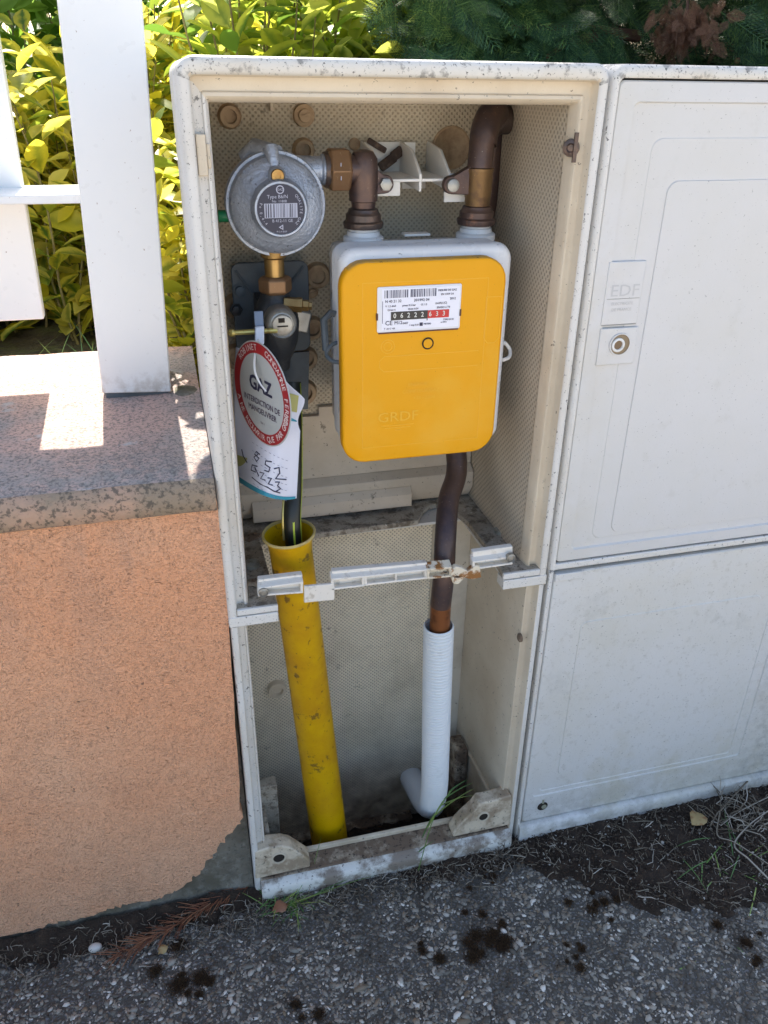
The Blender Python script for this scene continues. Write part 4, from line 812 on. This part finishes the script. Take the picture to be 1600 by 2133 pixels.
while u < .64:
    w = random.choice([.015, .03, .05]); 
    mb.prism([D(u, -.32)+Vector((0, -.0002, 0)), D(u+w, -.32)+Vector((0, -.0002, 0)), D(u+w*.8+.02, .22)+Vector((0, -.0002, 0)), D(u+.02, .22)+Vector((0, -.0002, 0))], (0, -.0001, 0)); u += w+random.choice([.03, .05, .08])
mb.build('barcode', m_navy, disc)
mb = MB(); text(mb, 'Type B6/N', D(-.12, .50), XU, ZU, dr*.14); text(mb, 'No  1180B', D(-.05, .32), XU, ZU, dr*.10); text(mb, 'B 412-11 GE', D(.05, -.46), XU, ZU, dr*.12); text(mb, 'GAZ', D(0, .78), XU, ZU, dr*.09)
mb.lathe(D(0, .78), (0, -1, 0), [(0, dr*.17), (.0001, dr*.15), (0, dr*.13)], 20, False, False); mb.lathe(D(0, -.72), (0, -1, 0), [(0, dr*.13), (.0001, dr*.11), (0, dr*.06)], 3, False, False); text(mb, 'PI 2-4 BAR', D(0, -.9), XU, ZU, dr*.07)
for s_, a0, rr in (('QUALITE GAZ', -35, .86), ('Pe 0,4-4', 215, .86)):
    for k, ch in enumerate(s_):
        a = math.radians((38 if a0 == -35 else 165)+(-8*k if a0 == -35 else 8*k)); 
        ux = Vector((math.sin(a), 0, -math.cos(a))) if a0 == -35 else Vector((-math.sin(a), 0, math.cos(a))); uy = Vector((math.cos(a), 0, math.sin(a)))*(1 if a0 == -35 else -1)
        text(mb, ch, D(rr*math.cos(a), rr*math.sin(a)), ux, uy, dr*.11)
mb.build('lettering', m_print, disc, recalc=False)
# embossed casting letters
mb = MB()
for k, ch in enumerate('REGULATEUR GAZ 1.5 BAR'):
    a = math.radians(232-5.2*k); t_ = Vector((math.sin(a), 0, -math.cos(a))); o_ = Vector((math.cos(a), 0, math.sin(a)))
    text(mb, ch, rc_+o_*Rr*.87+Vector((0, -.0085, 0)), t_, (o_+Vector((0, .35, 0))).normalized(), .0042)
for k, ch in enumerate('21 MBAR 6 M3'):
    a = math.radians(28-5.2*k); t_ = Vector((math.sin(a), 0, -math.cos(a))); o_ = Vector((math.cos(a), 0, math.sin(a)))
    text(mb, ch, rc_+o_*Rr*.87+Vector((0, -.0085, 0)), t_, (o_+Vector((0, .35, 0))).normalized(), .0045)
mb.build('lettering', M('raised_cast_letters', (.30, .33, .39), .5, .8), rg, recalc=False)
# vent lug with brass plug
pp = Y(578, 366, .080); mb = MB(); mb.lathe(pp+Vector((0, .012, 0)), (0, -1, 0), [(0, .0095), (.013, .0085), (.0145, .0072), (.0135, .0066)], 24, False, False); mb.tube([pp+Vector((0, .012, 0)), pp+Vector((-.002, .014, .015)), pp+Vector((-.003, .020, .024))], [.0075, .0066, .0078], 14)
q = Y(551, 310, .11); mb.tube([q+Vector((.012, -.004, -.006)), q+Vector((-.008, .014, .0)), q+Vector((-.020, .02, -.010))], [.010, .0095, .007], 14); mb.build('vent_lug', m_zinc, rg, angle=50)
mb = MB(); mb.lathe(pp+Vector((0, -.0010, 0)), (0, -1, 0), [(0, .0066), (.0022, .006), (.0022, .003), (.0012, .0028), (.0012, 0)], 18, False, False); mb.build('brass_plug', m_brass, rg)
P = Y(460, 450, .115); mb = MB(); mb.lathe(P+Vector((.012, 0, 0)), (-1, 0, 0), [(0, .0062), (.014, .0062), (.0155, .0055), (.016, .003)], 16); mb.build('green_plug', m_green, rg)
xo = Y(690, 350, PM).x
mb = MB(); mb.lathe((rc_.x+Rr*.45, PM, zh), (1, 0, 0), [(0, .0145), (xo-rc_.x-Rr*.45-.012, .0135), (xo-rc_.x-Rr*.45-.010, .0155), (xo-rc_.x-Rr*.45+.004, .0155)], 28); mb.build('outlet', m_zinc, rg, angle=40)
mb = MB(); x1_, x2_ = Y(682, 352, PM).x, Y(727, 352, PM).x; L_ = x2_-x1_
mb.lathe((x1_, PM, zh), (1, 0, 0), [(0, .0195), (.0025, .0232), (L_-.0025, .0232), (L_, .0195)], 6); mb.build('hex_nut', m_brnut, rg, bevel=.001, angle=30)
mb = MB(); mb.lathe((x1_-.004, PM, zh), (1, 0, 0), [(0, .0175), (.005, .0185)], 28); mb.build('collar', m_copdk, rg)
mb = MB(); text(mb, 'I', (x1_+L_*.45, PM-.0205, zh+.005), XU, ZU, .006); text(mb, 'I', (x1_+L_*.45, PM-.0205, zh-.006), XU, ZU, .006); mb.build('stamp_mark', m_print, rg, recalc=False)
# brass coupling below
bz = rc_.z-Rr; bx_ = Y(573, 570, .115).x
mb = MB(); mb.lathe((bx_, .118, bz-.028), ZU, [(0, .0105), (.024, .0110), (.026, .0135), (.034, .015)], 24); mb.build('brass_coupling', m_brass, rg, angle=40)
z1_, z2_ = Y(573, 616, .105).z, Y(573, 580, .105).z
mb = MB(); mb.lathe((bx_, .118, z1_), ZU, [(0, .0150), (.003, .0185), (z2_-z1_-.003, .0185), (z2_-z1_, .0150)], 6); mb.build('hex_nut', m_brnut, rg, bevel=.001, angle=30)

# ================================================================== VALVE on its slate plate
vv = thing('shutoff_valve', 'black shut-off valve with a grey round spindle on a slate blue mounting plate', 'gas valve', (.09, .19, .8))
yp = .185; A1, A2 = Y(478, 549, yp), Y(642, 549, yp); B1 = Y(497, 742, yp)
mb = MB(); mb.prism([(x, y, z) for x, y, z in rrect(A1.x+.001, A2.x, Y(560, 735, yp).z, A1.z, .010, yp)], (0, .006, 0)); mb.build('mounting_plate', m_slate, vv, bevel=.001)
mb = MB(); mb.tube([(A1.x+.006, yp-.001, A1.z-.008), (bx_-.014, yp-.004, A1.z-.042)], .0016, 6); mb.build('plate_rib', m_slate, vv)
mb = MB(); mb.tube([(A2.x-.006, yp-.001, A1.z-.006), (bx_+.014, yp-.004, A1.z-.040)], .0016, 6); mb.build('plate_rib', m_slate, vv)
mb = MB(); mb.prism([(A1.x+.012, yp-.0005, B1.z), (A2.x-.002, yp-.0005, B1.z), (A2.x-.006, yp-.0005, B1.z-.075), (A1.x+.02, yp-.0005, B1.z-.075)], (0, .005, 0)); mb.build('plate_tail', m_slate, vv)
for px, py in ((492, 645), (500, 606)):
    P = Y(px, py, yp-.002); mb = MB(); mb.lathe(P, (0, -1, 0), [(0, .008), (.001, .008), (.001, .0062), (.006, .006), (.0068, .0045), (.0068, 0)], 6 if py > 610 else 18, False, False); mb.build('bolt', m_valve if py > 610 else m_slate, vv)
vz = Y(580, 677, .11).z; vx = Y(577, 677, .12).x
mb = MB(); mb.lathe((vx, .125, vz-.055), ZU, [(0, .013), (.012, .0145), (.020, .019), (.034, .024), (.055, .026), (.070, .024), (.083, .017), (.090, .0155)], 28); mb.bx((vx, .16, vz), (.018, 0, 0), (0, .028, 0), (0, 0, .02)); mb.build('valve_body', m_valve, vv, angle=40, bevel=.001)
sp_ = Y(589, 678, .078); rS = 33/ppm(sp_)
mb = MB(); mb.lathe((sp_.x, .110, sp_.z), (0, -1, 0), [(0, rS*1.0), (.022, rS*1.0), (.026, rS*.96), (.0285, rS*.86), (.027, rS*.74), (.0275, rS*.66), (.031, rS*.62), (.0315, rS*.5), (.0315, 0)], 32, True, False); mb.build('spindle_cap', m_steel, vv, angle=30)
mb = MB(); mb.box(sp_.x-rS*.34, sp_.x+rS*.34, .110-.0322, .110-.0314, sp_.z-rS*.1, sp_.z-rS*.02); mb.bx((sp_.x-.001, .0785, sp_.z+rS*.32), (rS*.2, 0, 0), (0, .0008, 0), (0, 0, rS*.14)); mb.build('spindle_slot', m_hole, vv)
hl = Y(487, 693, .085); hr_ = Y(578, 688, .080)
mb = MB(); mb.tube([hl, hr_], .0028, 10); mb.sphere(hl+Vector((-.002, 0, 0)), .0045, n=8); mb.build('locking_rod', m_gold, vv)
nb = Y(610, 634, .11); mb = MB(); mb.lathe(nb, (1, -.15, -.10), [(-.010, .008), (.004, .008), (.005, .0085), (.010, .0085), (.011, .0062), (.017, .0062), (.018, .0045), (.021, .0045)], 6); mb.build('test_nipple', m_brass, vv, angle=30)
nb2 = Y(625, 660, .13); mb = MB(); mb.bx(nb2+Vector((0, .01, -.006)), (.012, 0, -.003), (0, .008, 0), (.003, 0, .012)); mb.build('bracket_arm', m_steel, vv, bevel=.002)

# ================================================================== TAGS
tie = thing('cable_tie', 'pale plastic cable tie looped over the valve rod, holding the hanging tags', 'cable tie', Y(538, 690, .075))
k0, k1 = Y(538, 648, .083), Y(540, 678, .078)
mb = MB(); mb.bx((k0+k1)/2, (.0048, 0, 0), (0, .0012, 0), (k1-k0)*.5); mb.build('strap', m_strap, tie, bevel=.0006)
k2 = Y(540, 716, .070)
mb = MB(); mb.bx((k1+k2)/2+Vector((0, -.002, 0)), (.0050, .001, 0), (0, .0028, 0), (k2-k1)*.5); mb.build('buckle', m_tie, tie, bevel=.0012)
mb = MB(); Ls = []
for i, p in enumerate(crspl([Y(538, 706, .064), Y(531, 740, .045), Y(531, 772, .034), Y(541, 797, .026), Y(554, 815, .016)], 8)): Ls.append([p+Vector((-.0010, 0, 0)), p+Vector((.0010, -.0008, .0)), p+Vector((.0010, 0, 0))])
mb.loops(Ls, True, True, True); mb.build('tail', m_whitepl, tie)
ph = 1.1458; Ct = Vector((.0579, .0396, .7419)); RT = .0571
ux = Vector((math.cos(ph), -math.sin(ph), 0)); uy = Vector((0, 0, 1)); nn = ux.cross(uy)   # nn points back to the viewer's side or away
if nn.y > 0: nn = -nn
wt = thing('warning_tag', 'round warning tag with red ring and the word GAZ, tied to the shut-off valve', 'tag', Ct)
def ring(r0_, r1_, off, mat, name, th=.0006):
    m_ = MB(); n = 64; pt = lambda r, a, o: Ct+ux*r*math.cos(a)+uy*r*math.sin(a)+nn*o
    A_ = [2*PI*k/n for k in range(n)]
    Ls = [[pt(r0_, a, off) for a in A_], [pt(r1_, a, off) for a in A_], [pt(r1_, a, off-th) for a in A_], [pt(r0_, a, off-th) for a in A_]]
    m_.loops(Ls+[Ls[0]] if r0_ > 0 else Ls[:], True); return m_.build(name, mat, wt, angle=40)
m_ = MB(); n = 64; Ls = [[Ct+ux*RT*math.cos(2*PI*k/n)+uy*RT*math.sin(2*PI*k/n)+nn*o for k in range(n)] for o in (0, -.0008)]; m_.loops(Ls, True, True, True); m_.build('disc', m_tag, wt)
ring(RT*.775, RT*.975, .0003, m_red, 'red_ring', .0002)
mb = MB(); f0 = nn*.0004
text(mb, 'GAZ', Ct+uy*.0085-ux*.001+f0, ux, uy, .0155, 1.0, .0012); 
mb.build('lettering', m_ink, wt, recalc=False)
mb = MB(); text(mb, 'INTERDICTION DE', Ct-uy*.0105+f0, ux, uy, .0066, .92, .00015); text(mb, 'MANOEUVRER', Ct-uy*.0205+f0, ux, uy, .0066, .92, .00015); text(mb, 'Ref. 1', Ct-uy*.033+f0, ux, uy, .0025)
mb.build('lettering', M('maroon_ink', (.09, .05, .09), .5), wt, recalc=False)
mb = MB(); f1 = nn*.0005
def arc(s_, a0, step, r, flip=False):
    for k, ch in enumerate(s_):
        if ch == ' ': continue
        a = math.radians(a0+step*k); o_ = ux*math.cos(a)+uy*math.sin(a); t_ = ux*math.sin(a)-uy*math.cos(a)
        text(mb, ch, Ct+o_*r+f1, -t_ if flip else t_, -o_ if flip else o_, .0066, .95, .0002)
arc('ROBINET', 140, -7.2, RT*.875); arc('CONDAMNE FERME', 72, -7.0, RT*.875); arc('A NE REOUVRIR QUE PAR GRDF', 198, 6.0, RT*.875, True)
mb.build('lettering', m_tagwhite, wt, recalc=False)
# paper tag behind
pt = thing('paper_tag', 'creased white paper tag with handwritten numbers and a teal lower edge, behind the round tag', 'paper tag', Y(560, 900, .06))
def PP(u, v):   # u across, v down; sheet curls towards the viewer at its right edge
    lx = 492-6*math.sin(v*PI); rx = 632-14*v
    if v < .45: rx -= 46*max(0, (.22-v))/.22+6*math.sin(v*20)
    ty = 722+50*u; by = 1000+58*math.sin(u*PI*.62)*.70
    px = lx+(rx-lx)*u; py = ty+(by-ty)*v
    y = .100-.072*u**.8+.012*math.sin(u*6+v*2)*(.5+v)-.01*v
    return Y(px, py, y)
mb = MB(); nu, nv = 26, 36; vs = [PP(i/nu, j/nv) for j in range(nv+1) for i in range(nu+1)]
mb.add(vs, [(j*(nu+1)+i, j*(nu+1)+i+1, (j+1)*(nu+1)+i+1, (j+1)*(nu+1)+i) for j in range(nv) for i in range(nu)])
sheet = mb.build('sheet', m_paper, pt, recalc=False, angle=80)
md = sheet.modifiers.new('t', 'SOLIDIFY'); md.thickness = .0004
def onp(uvs, mat, name, w=.0, off=.0012):
    m_ = MB(); P = [PP(u, v)+Vector((0, -off, 0)) for u, v in uvs]
    m_.tube(P, w, 5); m_.build(name, mat, pt)
def strip(v0, v1, u0, u1, mat, name, off=.0011, n=20):
    m_ = MB(); Ls = [[PP(u0+(u1-u0)*i/n, v0(i/n))+Vector((-.0002, -off, 0)), PP(u0+(u1-u0)*i/n, v1(i/n))+Vector((-.0002, -off, 0))] for i in range(n+1)]; m_.loops(Ls, False); m_.build(name, mat, pt, recalc=False)
strip(lambda t: .955+.025*t, lambda t: .999, .0, .98, m_teal, 'teal_edge')
strip(lambda t: .36+.03*t, lambda t: .40, .80, .985, m_teal, 'teal_edge')
strip(lambda t: .20, lambda t: .33, .80, .95, m_olive, 'picture_print'); strip(lambda t: .80-.02*t, lambda t: .885-.09*t*t, .0, .2, m_olive, 'picture_print')
def hand(pts, w=.0008, nm='handwriting'): onp([(u, v) for u, v in pts], m_ink, nm, w)
def poly(x, y, s, P): return [(x+a*s, y+b*s*.6) for a, b in P]
hand(poly(.30, .70, .10, [(1, .2), (.5, 0), (.2, .4), (.9, .7), (.5, 1.2), (.1, .8), (.7, .3)]))
hand(poly(.47, .735, .11, [(1, 0), (.2, .1), (.1, .5), (.8, .7), (.6, 1.2), (0, 1.2)])); hand(poly(.62, .765, .13, [(0, .2), (.6, 0), (.7, .5), (.2, 1.1), (1.5, 1.05)]))
hand(poly(.26, .80, .10, [(1, .1), (.2, .2), (0, .9), (.7, .9), (.6, .3), (1.2, 1.2)])); hand(poly(.40, .835, .09, [(0, .1), (.7, 0), (.1, .9), (.9, .9)])); hand(poly(.52, .855, .09, [(0, .1), (.7, 0), (.1, .9), (.9, .9)])); hand(poly(.64, .87, .10, [(0, .1), (.7, 0), (.4, .5), (.9, .8), (.2, 1.2)]))
hand([(.27, .905), (.40, .925), (.52, .93), (.62, .945), (.72, .95)]); hand([(.12, .735), (.14, .78), (.20, .815)])
for v in (.665, .725, .79, .845, .89, .965):
    for a_ in range(9): onp([(.28+.065*a_, v-.02+.012*a_*.6), (.31+.065*a_, v-.02+.012*(a_+.5)*.6)], m_inkgrey, 'form_line', .00025)

# ================================================================== PLANTS
LEAFV = []; LEAFUV = []
prof_ = [(0, .0, 0), (.12, .10, 0), (.32, .235, .0), (.55, .25, .0), (.78, .17, 0), (.93, .065, 0), (1, .0, 0)]
for t, w, _ in prof_:
    for s_ in (-1, 0, 1):
        LEAFV.append((s_*w, t, abs(s_)*w*.35-.16*t*t)); LEAFUV.append((t, abs(s_)*1.0))
LEAFV = np.array(LEAFV); LEAFUV = np.array(LEAFUV)
LEAFF = np.array([[i*3+k, i*3+k+1, (i+1)*3+k+1, (i+1)*3+k] for i in range(6) for k in range(2)])
def leaf_T(P, fwd, nrm, size):
    f = fwd/np.linalg.norm(fwd, axis=1)[:, None]; x = np.cross(f, nrm); x /= np.linalg.norm(x, axis=1)[:, None]; z = np.cross(x, f)
    Rm = np.stack([x, f, z], 2); return mk4(Rm, np.asarray(size), P)
def shrub(name, label, x0, x1, y0, y1, z0, z1, nst, mat, lsize, seed, lean=(0, 0), group=None, dens=.012):
    r = np.random.default_rng(seed); th = thing(name, label, 'shrub', ((x0+x1)/2, (y0+y1)/2, z0), group)
    sm = MB(); P = []; Fd = []; Nn = []; Sz = []
    for _ in range(nst):
        bx0 = r.uniform(x0, x1); by0 = r.uniform(y0, y1); h = (z1-z0)*r.uniform(.55, 1.0); dx_, dy_ = r.normal(0, .10)+lean[0], r.normal(0, .08)+lean[1]
        pts = [Vector((bx0+dx_*t*h+.015*math.sin(t*7+bx0*40), by0+dy_*t*h+.012*math.sin(t*6+by0*50), z0+h*t)) for t in np.linspace(0, 1, 9)]
        sm.tube(pts, list(np.linspace(.0032, .0011, 9)), 6)
        nl = int(h/dens)
        for k in range(nl):
            t = .04+.96*k/nl; i = min(7, int(t*8)); q = pts[i].lerp(pts[i+1], t*8-i); a = k*2.4+r.normal(0, .3)
            up_ = r.uniform(.15, 1.1); d = np.array([math.cos(a), math.sin(a), up_]); off = r.uniform(0, .03)
            P.append(np.array(q)+d*off); Fd.append(d+r.normal(0, .25, 3)); Nn.append(np.array([-math.cos(a)*.5, -math.sin(a)*.5, 1])+r.normal(0, .45, 3)); Sz.append(lsize*(.35+.85*r.beta(1.6, 1.4)))
    st_ = sm.build('stem', m_stem, th, recalc=False)
    o = scatter_mesh('foliage', LEAFV-0, LEAFF, leaf_T(np.array(P)-np.array(th['_w']), np.array(Fd), np.array(Nn), np.array(Sz)), mat, uv=LEAFUV); o.parent = th
    return th
G_ = 'yellow variegated shrubs behind the fence'
shrub('variegated_shrub', 'yellow variegated shrub seen between the fence slat and the white post', -.75, -.16, 1.05, 1.40, .50, 1.19, 56, m_leafY, .088, 11, group=G_, dens=.015)
shrub('variegated_shrub', 'yellow variegated shrub filling the gap between the white post and the open cabinet', -.04, .10, .45, .58, .50, 1.0, 34, m_leafY, .058, 12, group=G_, dens=.010)
shrub('variegated_shrub', 'yellow variegated shrub rising behind the top of the open cabinet', .07, .42, .52, .80, .50, 1.30, 60, m_leafM, .068, 13, group=G_, dens=.011)
shrub('variegated_shrub', 'yellow variegated shrub directly behind the white post, further back than its neighbours', -.20, .12, 1.0, 1.4, .50, 1.19, 44, m_leafY, .085, 16, group=G_, dens=.015)
shrub('green_shrub', 'bright green shrub furthest back behind the fence post', -1.3, .0, 1.7, 2.3, .40, 1.75, 110, m_leafG, .10, 14, dens=.022)
shrub('green_shrub', 'bright green shrub furthest back behind the open cabinet', .0, 1.2, 1.7, 2.3, .40, 1.75, 100, m_leafG, .10, 15, dens=.022)

# conifer hedge: flat sprays of scale foliage
FV, FF = [], []
def quad(a, b, w0, w1, z=0):
    a, b = np.array(a), np.array(b); d = b-a; d = d/np.linalg.norm(d); p = np.array([-d[1], d[0], 0])
    o = len(FV); FV.extend([a-p*w0, a+p*w0, b+p*w1, b-p*w1]); FF.append([o, o+1, o+2, o+3])
quad((0, 0, 0), (0, .5, -.02), .009, .007); quad((0, .5, -.02), (0, 1, -.10), .007, .003)
for k in range(13):
    t = .10+.068*k; L1 = .42*(1-t)**.7+.05
    for s_ in (-1, 1):
        a = (0, t, -.10*t*t); b = (s_*L1*.72, t+L1*.72, -.10*t-.05*L1); quad(a, b, .0065, .0035)
        for j in range(1, int(L1/.055)):
            q = j/(L1/.055); c = np.array(a)*(1-q)+np.array(b)*q; l2 = .11*(1-q*.6)
            quad(c, c+np.array([s_*l2*.25, l2*.95, -.01]), .0052, .002); quad(c, c+np.array([s_*l2*.95, l2*.15, -.01]), .0052, .002)
FV = np.array(FV); FF = np.array(FF)
def conifer(name, label, x0, x1, y0, y1, z0, z1, n, mat, seed, branch_px=(), size=(.09, .16), nx=0):
    r = np.random.default_rng(seed); th = thing(name, label, 'conifer hedge', ((x0+x1)/2, (y0+y1)/2, .5))
    P = np.c_[r.uniform(x0, x1, n), y0+(y1-y0)*r.beta(1.0, 1.3, n), r.uniform(z0, z1, n)]
    Fd = np.c_[r.normal(nx, .6, n), r.normal(-.8, .45, n), r.normal(-.25, .5, n)]; Nn = np.c_[r.normal(0, .6, n), r.normal(-.5, .5, n), r.normal(.7, .4, n)]
    o = scatter_mesh('foliage', FV, FF, leaf_T(P-np.array(th['_w']), Fd, Nn, r.uniform(*size, n)), mat, flat=True); o.parent = th
    mb = MB()
    for _ in range(14):
        a = Vector((r.uniform(x0, x1), y1, r.uniform(z0-.1, z1-.1))); b = Vector((a.x+r.uniform(-.15, .15), y0+.06, a.z+r.uniform(-.05, .15))); mb.tube(crspl([a, (a+b)/2+Vector((0, 0, .02)), b], 4), .004, 6)
    for A_, B_ in branch_px: mb.tube(crspl([A_, (A_+B_)/2+Vector((0, .01, .004)), B_], 5), [.003+.0005*k for k in range(11)], 7)
    mb.tube([((x0+x1)/2, y1, .3), ((x0+x1)/2, y1, z1+.1)], .03, 10)
    mb.build('branch', m_bark, th); return th
br_ = [(Y(1070, 55, .36), Y(1330, 75, .40)), (Y(1140, 118, .34), Y(1240, 75, .38))]
conifer('conifer_hedge', 'dark green conifer hedge hanging over the top of both cabinets', .36, 1.25, .34, 1.0, .92, 1.45, 4200, m_thuja, 21, br_, size=(.055, .115))
conifer('conifer_hedge', 'bright lime-edged conifer sprays at the upper right corner above the closed cabinet', .80, 1.12, .27, .55, .98, 1.35, 420, m_thujb, 22, size=(.05, .10))
conifer('conifer_hedge', 'light green conifer sprays reaching over the middle of the open cabinet top', .34, .56, .38, .62, 1.00, 1.20, 420, m_thujb, 23, size=(.05, .10))
n = 240; r = np.random.default_rng(5); c0 = Y(1425, 70, .30)
P = np.c_[r.normal(c0.x, .020, n), r.normal(c0.y, .014, n), r.normal(c0.z+.012, .012, n)]; Fd = np.c_[r.normal(0, .7, n), r.normal(-.3, .4, n), r.normal(-.8, .4, n)]; Nn = r.normal(0, 1, (n, 3))
dd = thing('dead_conifer_spray', 'brown dead conifer spray hanging above the closed cabinet', 'dead branch', tuple(c0))
o = scatter_mesh('foliage', FV, FF, leaf_T(P-np.array(dd['_w']), Fd, Nn, r.uniform(.012, .030, n)), m_deadfr, flat=True); o.parent = dd
mb = MB(); mb.tube([c0+Vector((.02, .04, .06)), c0+Vector((0, 0, .02)), c0+Vector((-.005, 0, -.01))], .002, 6); mb.build('twig', m_bark, dd)

# grass
def blade(mb, b, d, L_, w, droop, n=5):
    d = Vector(d).normalized(); s_ = d.cross(Vector((0, 0, 1))); s_ = (s_.normalized() if s_.length > 1e-3 else Vector((1, 0, 0))); p = Vector(b); Ls = []
    for k in range(n+1):
        t = k/n; ww = w*(1-t)**.6*(.6+.4*min(1, t*5)); Ls.append([p-s_*ww, p+s_*ww+Vector((0, 0, ww*.5))]); d = (d+Vector((0, 0, -droop/n))).normalized(); p = p+d*L_/n
    mb.loops(Ls, False)
def tuft(name, label, base, n, L_, w, spread, seed, dirs=None, up=(.3, 1.)):
    random.seed(seed); mb = MB()
    for k in range(n):
        a = random.uniform(0, 2*PI) if dirs is None else random.gauss(*dirs); b = Vector(base)+Vector((random.gauss(0, spread), random.gauss(0, spread*.5), 0))
        blade(mb, b, (math.cos(a), math.sin(a), random.uniform(*up)), random.uniform(.4, 1)*L_, random.uniform(.6, 1)*w, random.uniform(.3, 1.4))
    return tag(mb.build(name, m_grass, recalc=False, loc=base), label, 'grass')
tuft('grass_tuft', 'green grass tuft growing at the lower left corner of the open cabinet', (.040, -.022, .0), 70, .055, .0011, .016, 31)
tuft('grass_tuft', 'sparse grass at the right edge below the closed cabinet', (.70, -.12, .01), 22, .10, .0012, .04, 33, up=(.0, .5))
tuft('grass_tuft', 'small yellow-green grass blades on the gravel at the far lower right', Z(1480, 1975, .0), 9, .04, .0014, .03, 34, up=(.0, .3))
mb = MB(); g0 = Z(865, 1795, .004); g0.y = -.02; g1 = Y(905, 1700, -.03); g2 = Y(945, 1640, -.02)
mb.tube(crspl([g0, g1, g2], 5), .0007, 5, False); random.seed(8)
for (px, py, qx, qy) in ((905, 1700, 985, 1640), (915, 1680, 990, 1655), (925, 1665, 985, 1628), (890, 1725, 930, 1660), (880, 1745, 905, 1690), (935, 1650, 975, 1622), (920, 1672, 968, 1700), (872, 1775, 905, 1750)):
    a, b = Y(px, py, -.028), Y(qx, qy, -.015+random.uniform(-.01, .02)); L_ = (b-a).length; blade(mb, a, (b-a)/L_+Vector((0, 0, .25)), L_*1.05, .0016, .5)
tag(mb.build('tall_grass', m_grass, recalc=False, loc=g0), 'single tall grass stem leaning over the cabinet sill in front of the hose', 'grass')
mb = MB(); g0 = Z(590, 1900, .002)
for (px, py, qx, qy) in ((600, 1890, 800, 1812), (595, 1888, 700, 1850), (640, 1872, 760, 1815), (585, 1885, 640, 1840)):
    a, b = Z(px, py, .004), Z(qx, qy, .012); blade(mb, a, (b-a).normalized()+Vector((0, 0, .15)), (b-a).length, .0012, .35, 7)
tag(mb.build('grass_runner', m_grass, recalc=False, loc=g0), 'long grass runner lying on the gravel in front of the cabinet sill', 'grass')
mb = MB(); a, b = Y(655, 1800, -.004), Y(668, 1745, -.002); blade(mb, a, b-a, (b-a).length*1.1, .0012, .1); blade(mb, a+Vector((.001, 0, .004)), Vector((-.2, -.1, 1)), .02, .0012, .3)
tag(mb.build('grass_shoot', m_grass, recalc=False, loc=a), 'short grass shoot on the sill below the yellow duct', 'grass')
# grass in the garden under the slat
random.seed(9); mb = MB()
for _ in range(900):
    b = Vector((random.uniform(-.6, .1), random.uniform(.40, .75), .515)); a = random.uniform(0, 2*PI); blade(mb, b, (math.cos(a)*.6, math.sin(a)*.6, 1), random.uniform(.06, .18), .0016, random.uniform(.4, 1.6), 4)
tag(mb.build('garden_grass', m_grass, recalc=False), 'long shaded grass growing behind the garden wall', 'grass', kind='stuff')
# dead leaves, pebble, twig
def deadleaf(name, label, P, L_, w, a, mat, curl, up=.3):
    mb = MB(); V_ = LEAFV*np.array([L_*w, L_, L_*curl]); ca, sa = math.cos(a), math.sin(a)
    mb.add([(P[0]+x*ca-y*sa, P[1]+x*sa+y*ca, P[2]+z+.004+up*abs(y)+.002*math.sin(x*900)) for x, y, z in V_], [tuple(f) for f in LEAFF]); o = mb.build(name, mat, recalc=False, loc=P, angle=60)
    md = o.modifiers.new('t', 'SOLIDIFY'); md.thickness = .0004; return tag(o, label, 'leaf')
deadleaf('dead_leaf', 'reddish brown dead leaf on the gravel beside the grass tuft', Z(600, 1888, .003), .024, 1.5, 1.9, m_brleaf, 1.5)
deadleaf('dead_leaf', 'pale tan dead leaf lying on the soil at the foot of the closed cabinet', Z(1440, 1722, .015), .032, 1.7, -1.2, m_dryleaf, 1.8)
deadleaf('dead_leaf', 'small yellow dead leaf on the gravel below the brown twig', Z(330, 1992, .003), .016, 1.4, -1.0, m_dryleaf, 1.2)
mb = MB(); P = Z(199, 1977, .003); mb.sphere((P.x, P.y, .006), .0078, (1.15, .85, .75), 14); tag(mb.build('pebble', m_pebble, loc=P), 'smooth pale pebble on the paving below the pink wall', 'pebble')
mb = MB(); random.seed(12); A_ = Z(520, 1840, .012); B_ = Z(240, 1990, .008)
tw = crspl([A_, Z(440, 1880, .014), Z(350, 1935, .012), B_], 8); mb.tube(tw, list(np.linspace(.0012, .0006, len(tw))), 5)
for i, p in enumerate(tw):
    for _ in range(random.choice((3, 7, 12))):
        d = (B_-A_).normalized(); s_ = random.choice((-1, 1)); dirn = d+Vector((-d.y, d.x, 0))*s_*random.uniform(.05, 1.1)+Vector((0, 0, random.uniform(-.1, .35))); q = p+Vector((random.gauss(0, .002), random.gauss(0, .002), 0)); e = q+dirn.normalized()*random.uniform(.012, .035); e.z = max(.003, e.z)
        mb.tube([q, (q+e)/2+Vector((0, 0, .001)), e], [.0007, .0007, .0003], 4, False)
tag(mb.build('conifer_twig', m_twig, recalc=False, loc=B_), 'rust brown dry conifer twig lying at the foot of the pink wall', 'twig')
mb = MB(); random.seed(13)
for pp_ in ([(1480, 1720), (1500, 1690), (1495, 1740), (1530, 1755), (1600, 1800)], [(1600, 1690), (1560, 1720), (1530, 1760), (1560, 1790), (1600, 1830)], [(1600, 1660), (1540, 1690), (1500, 1720)], [(1490, 1700), (1545, 1640), (1560, 1625)]):
    pts = [Z(a, b, .02+random.uniform(0, .012)) for a, b in pp_]; mb.tube(crspl(pts, 6), .0013, 6)
for _ in range(60):
    P = Z(random.uniform(1490, 1620), random.uniform(1650, 1740), .02); fibre(mb, P, random.uniform(0, 2*PI), random.uniform(.02, .06), random.uniform(.0005, .0011), .35, .5)
tag(mb.build('dry_weed', m_litter, recalc=False, loc=Z(1550, 1700, .01)), 'tangle of dry weed stems at the right edge below the closed cabinet', 'dead plant')

for o in S.objects:
    if '_w' in o: del o['_w']
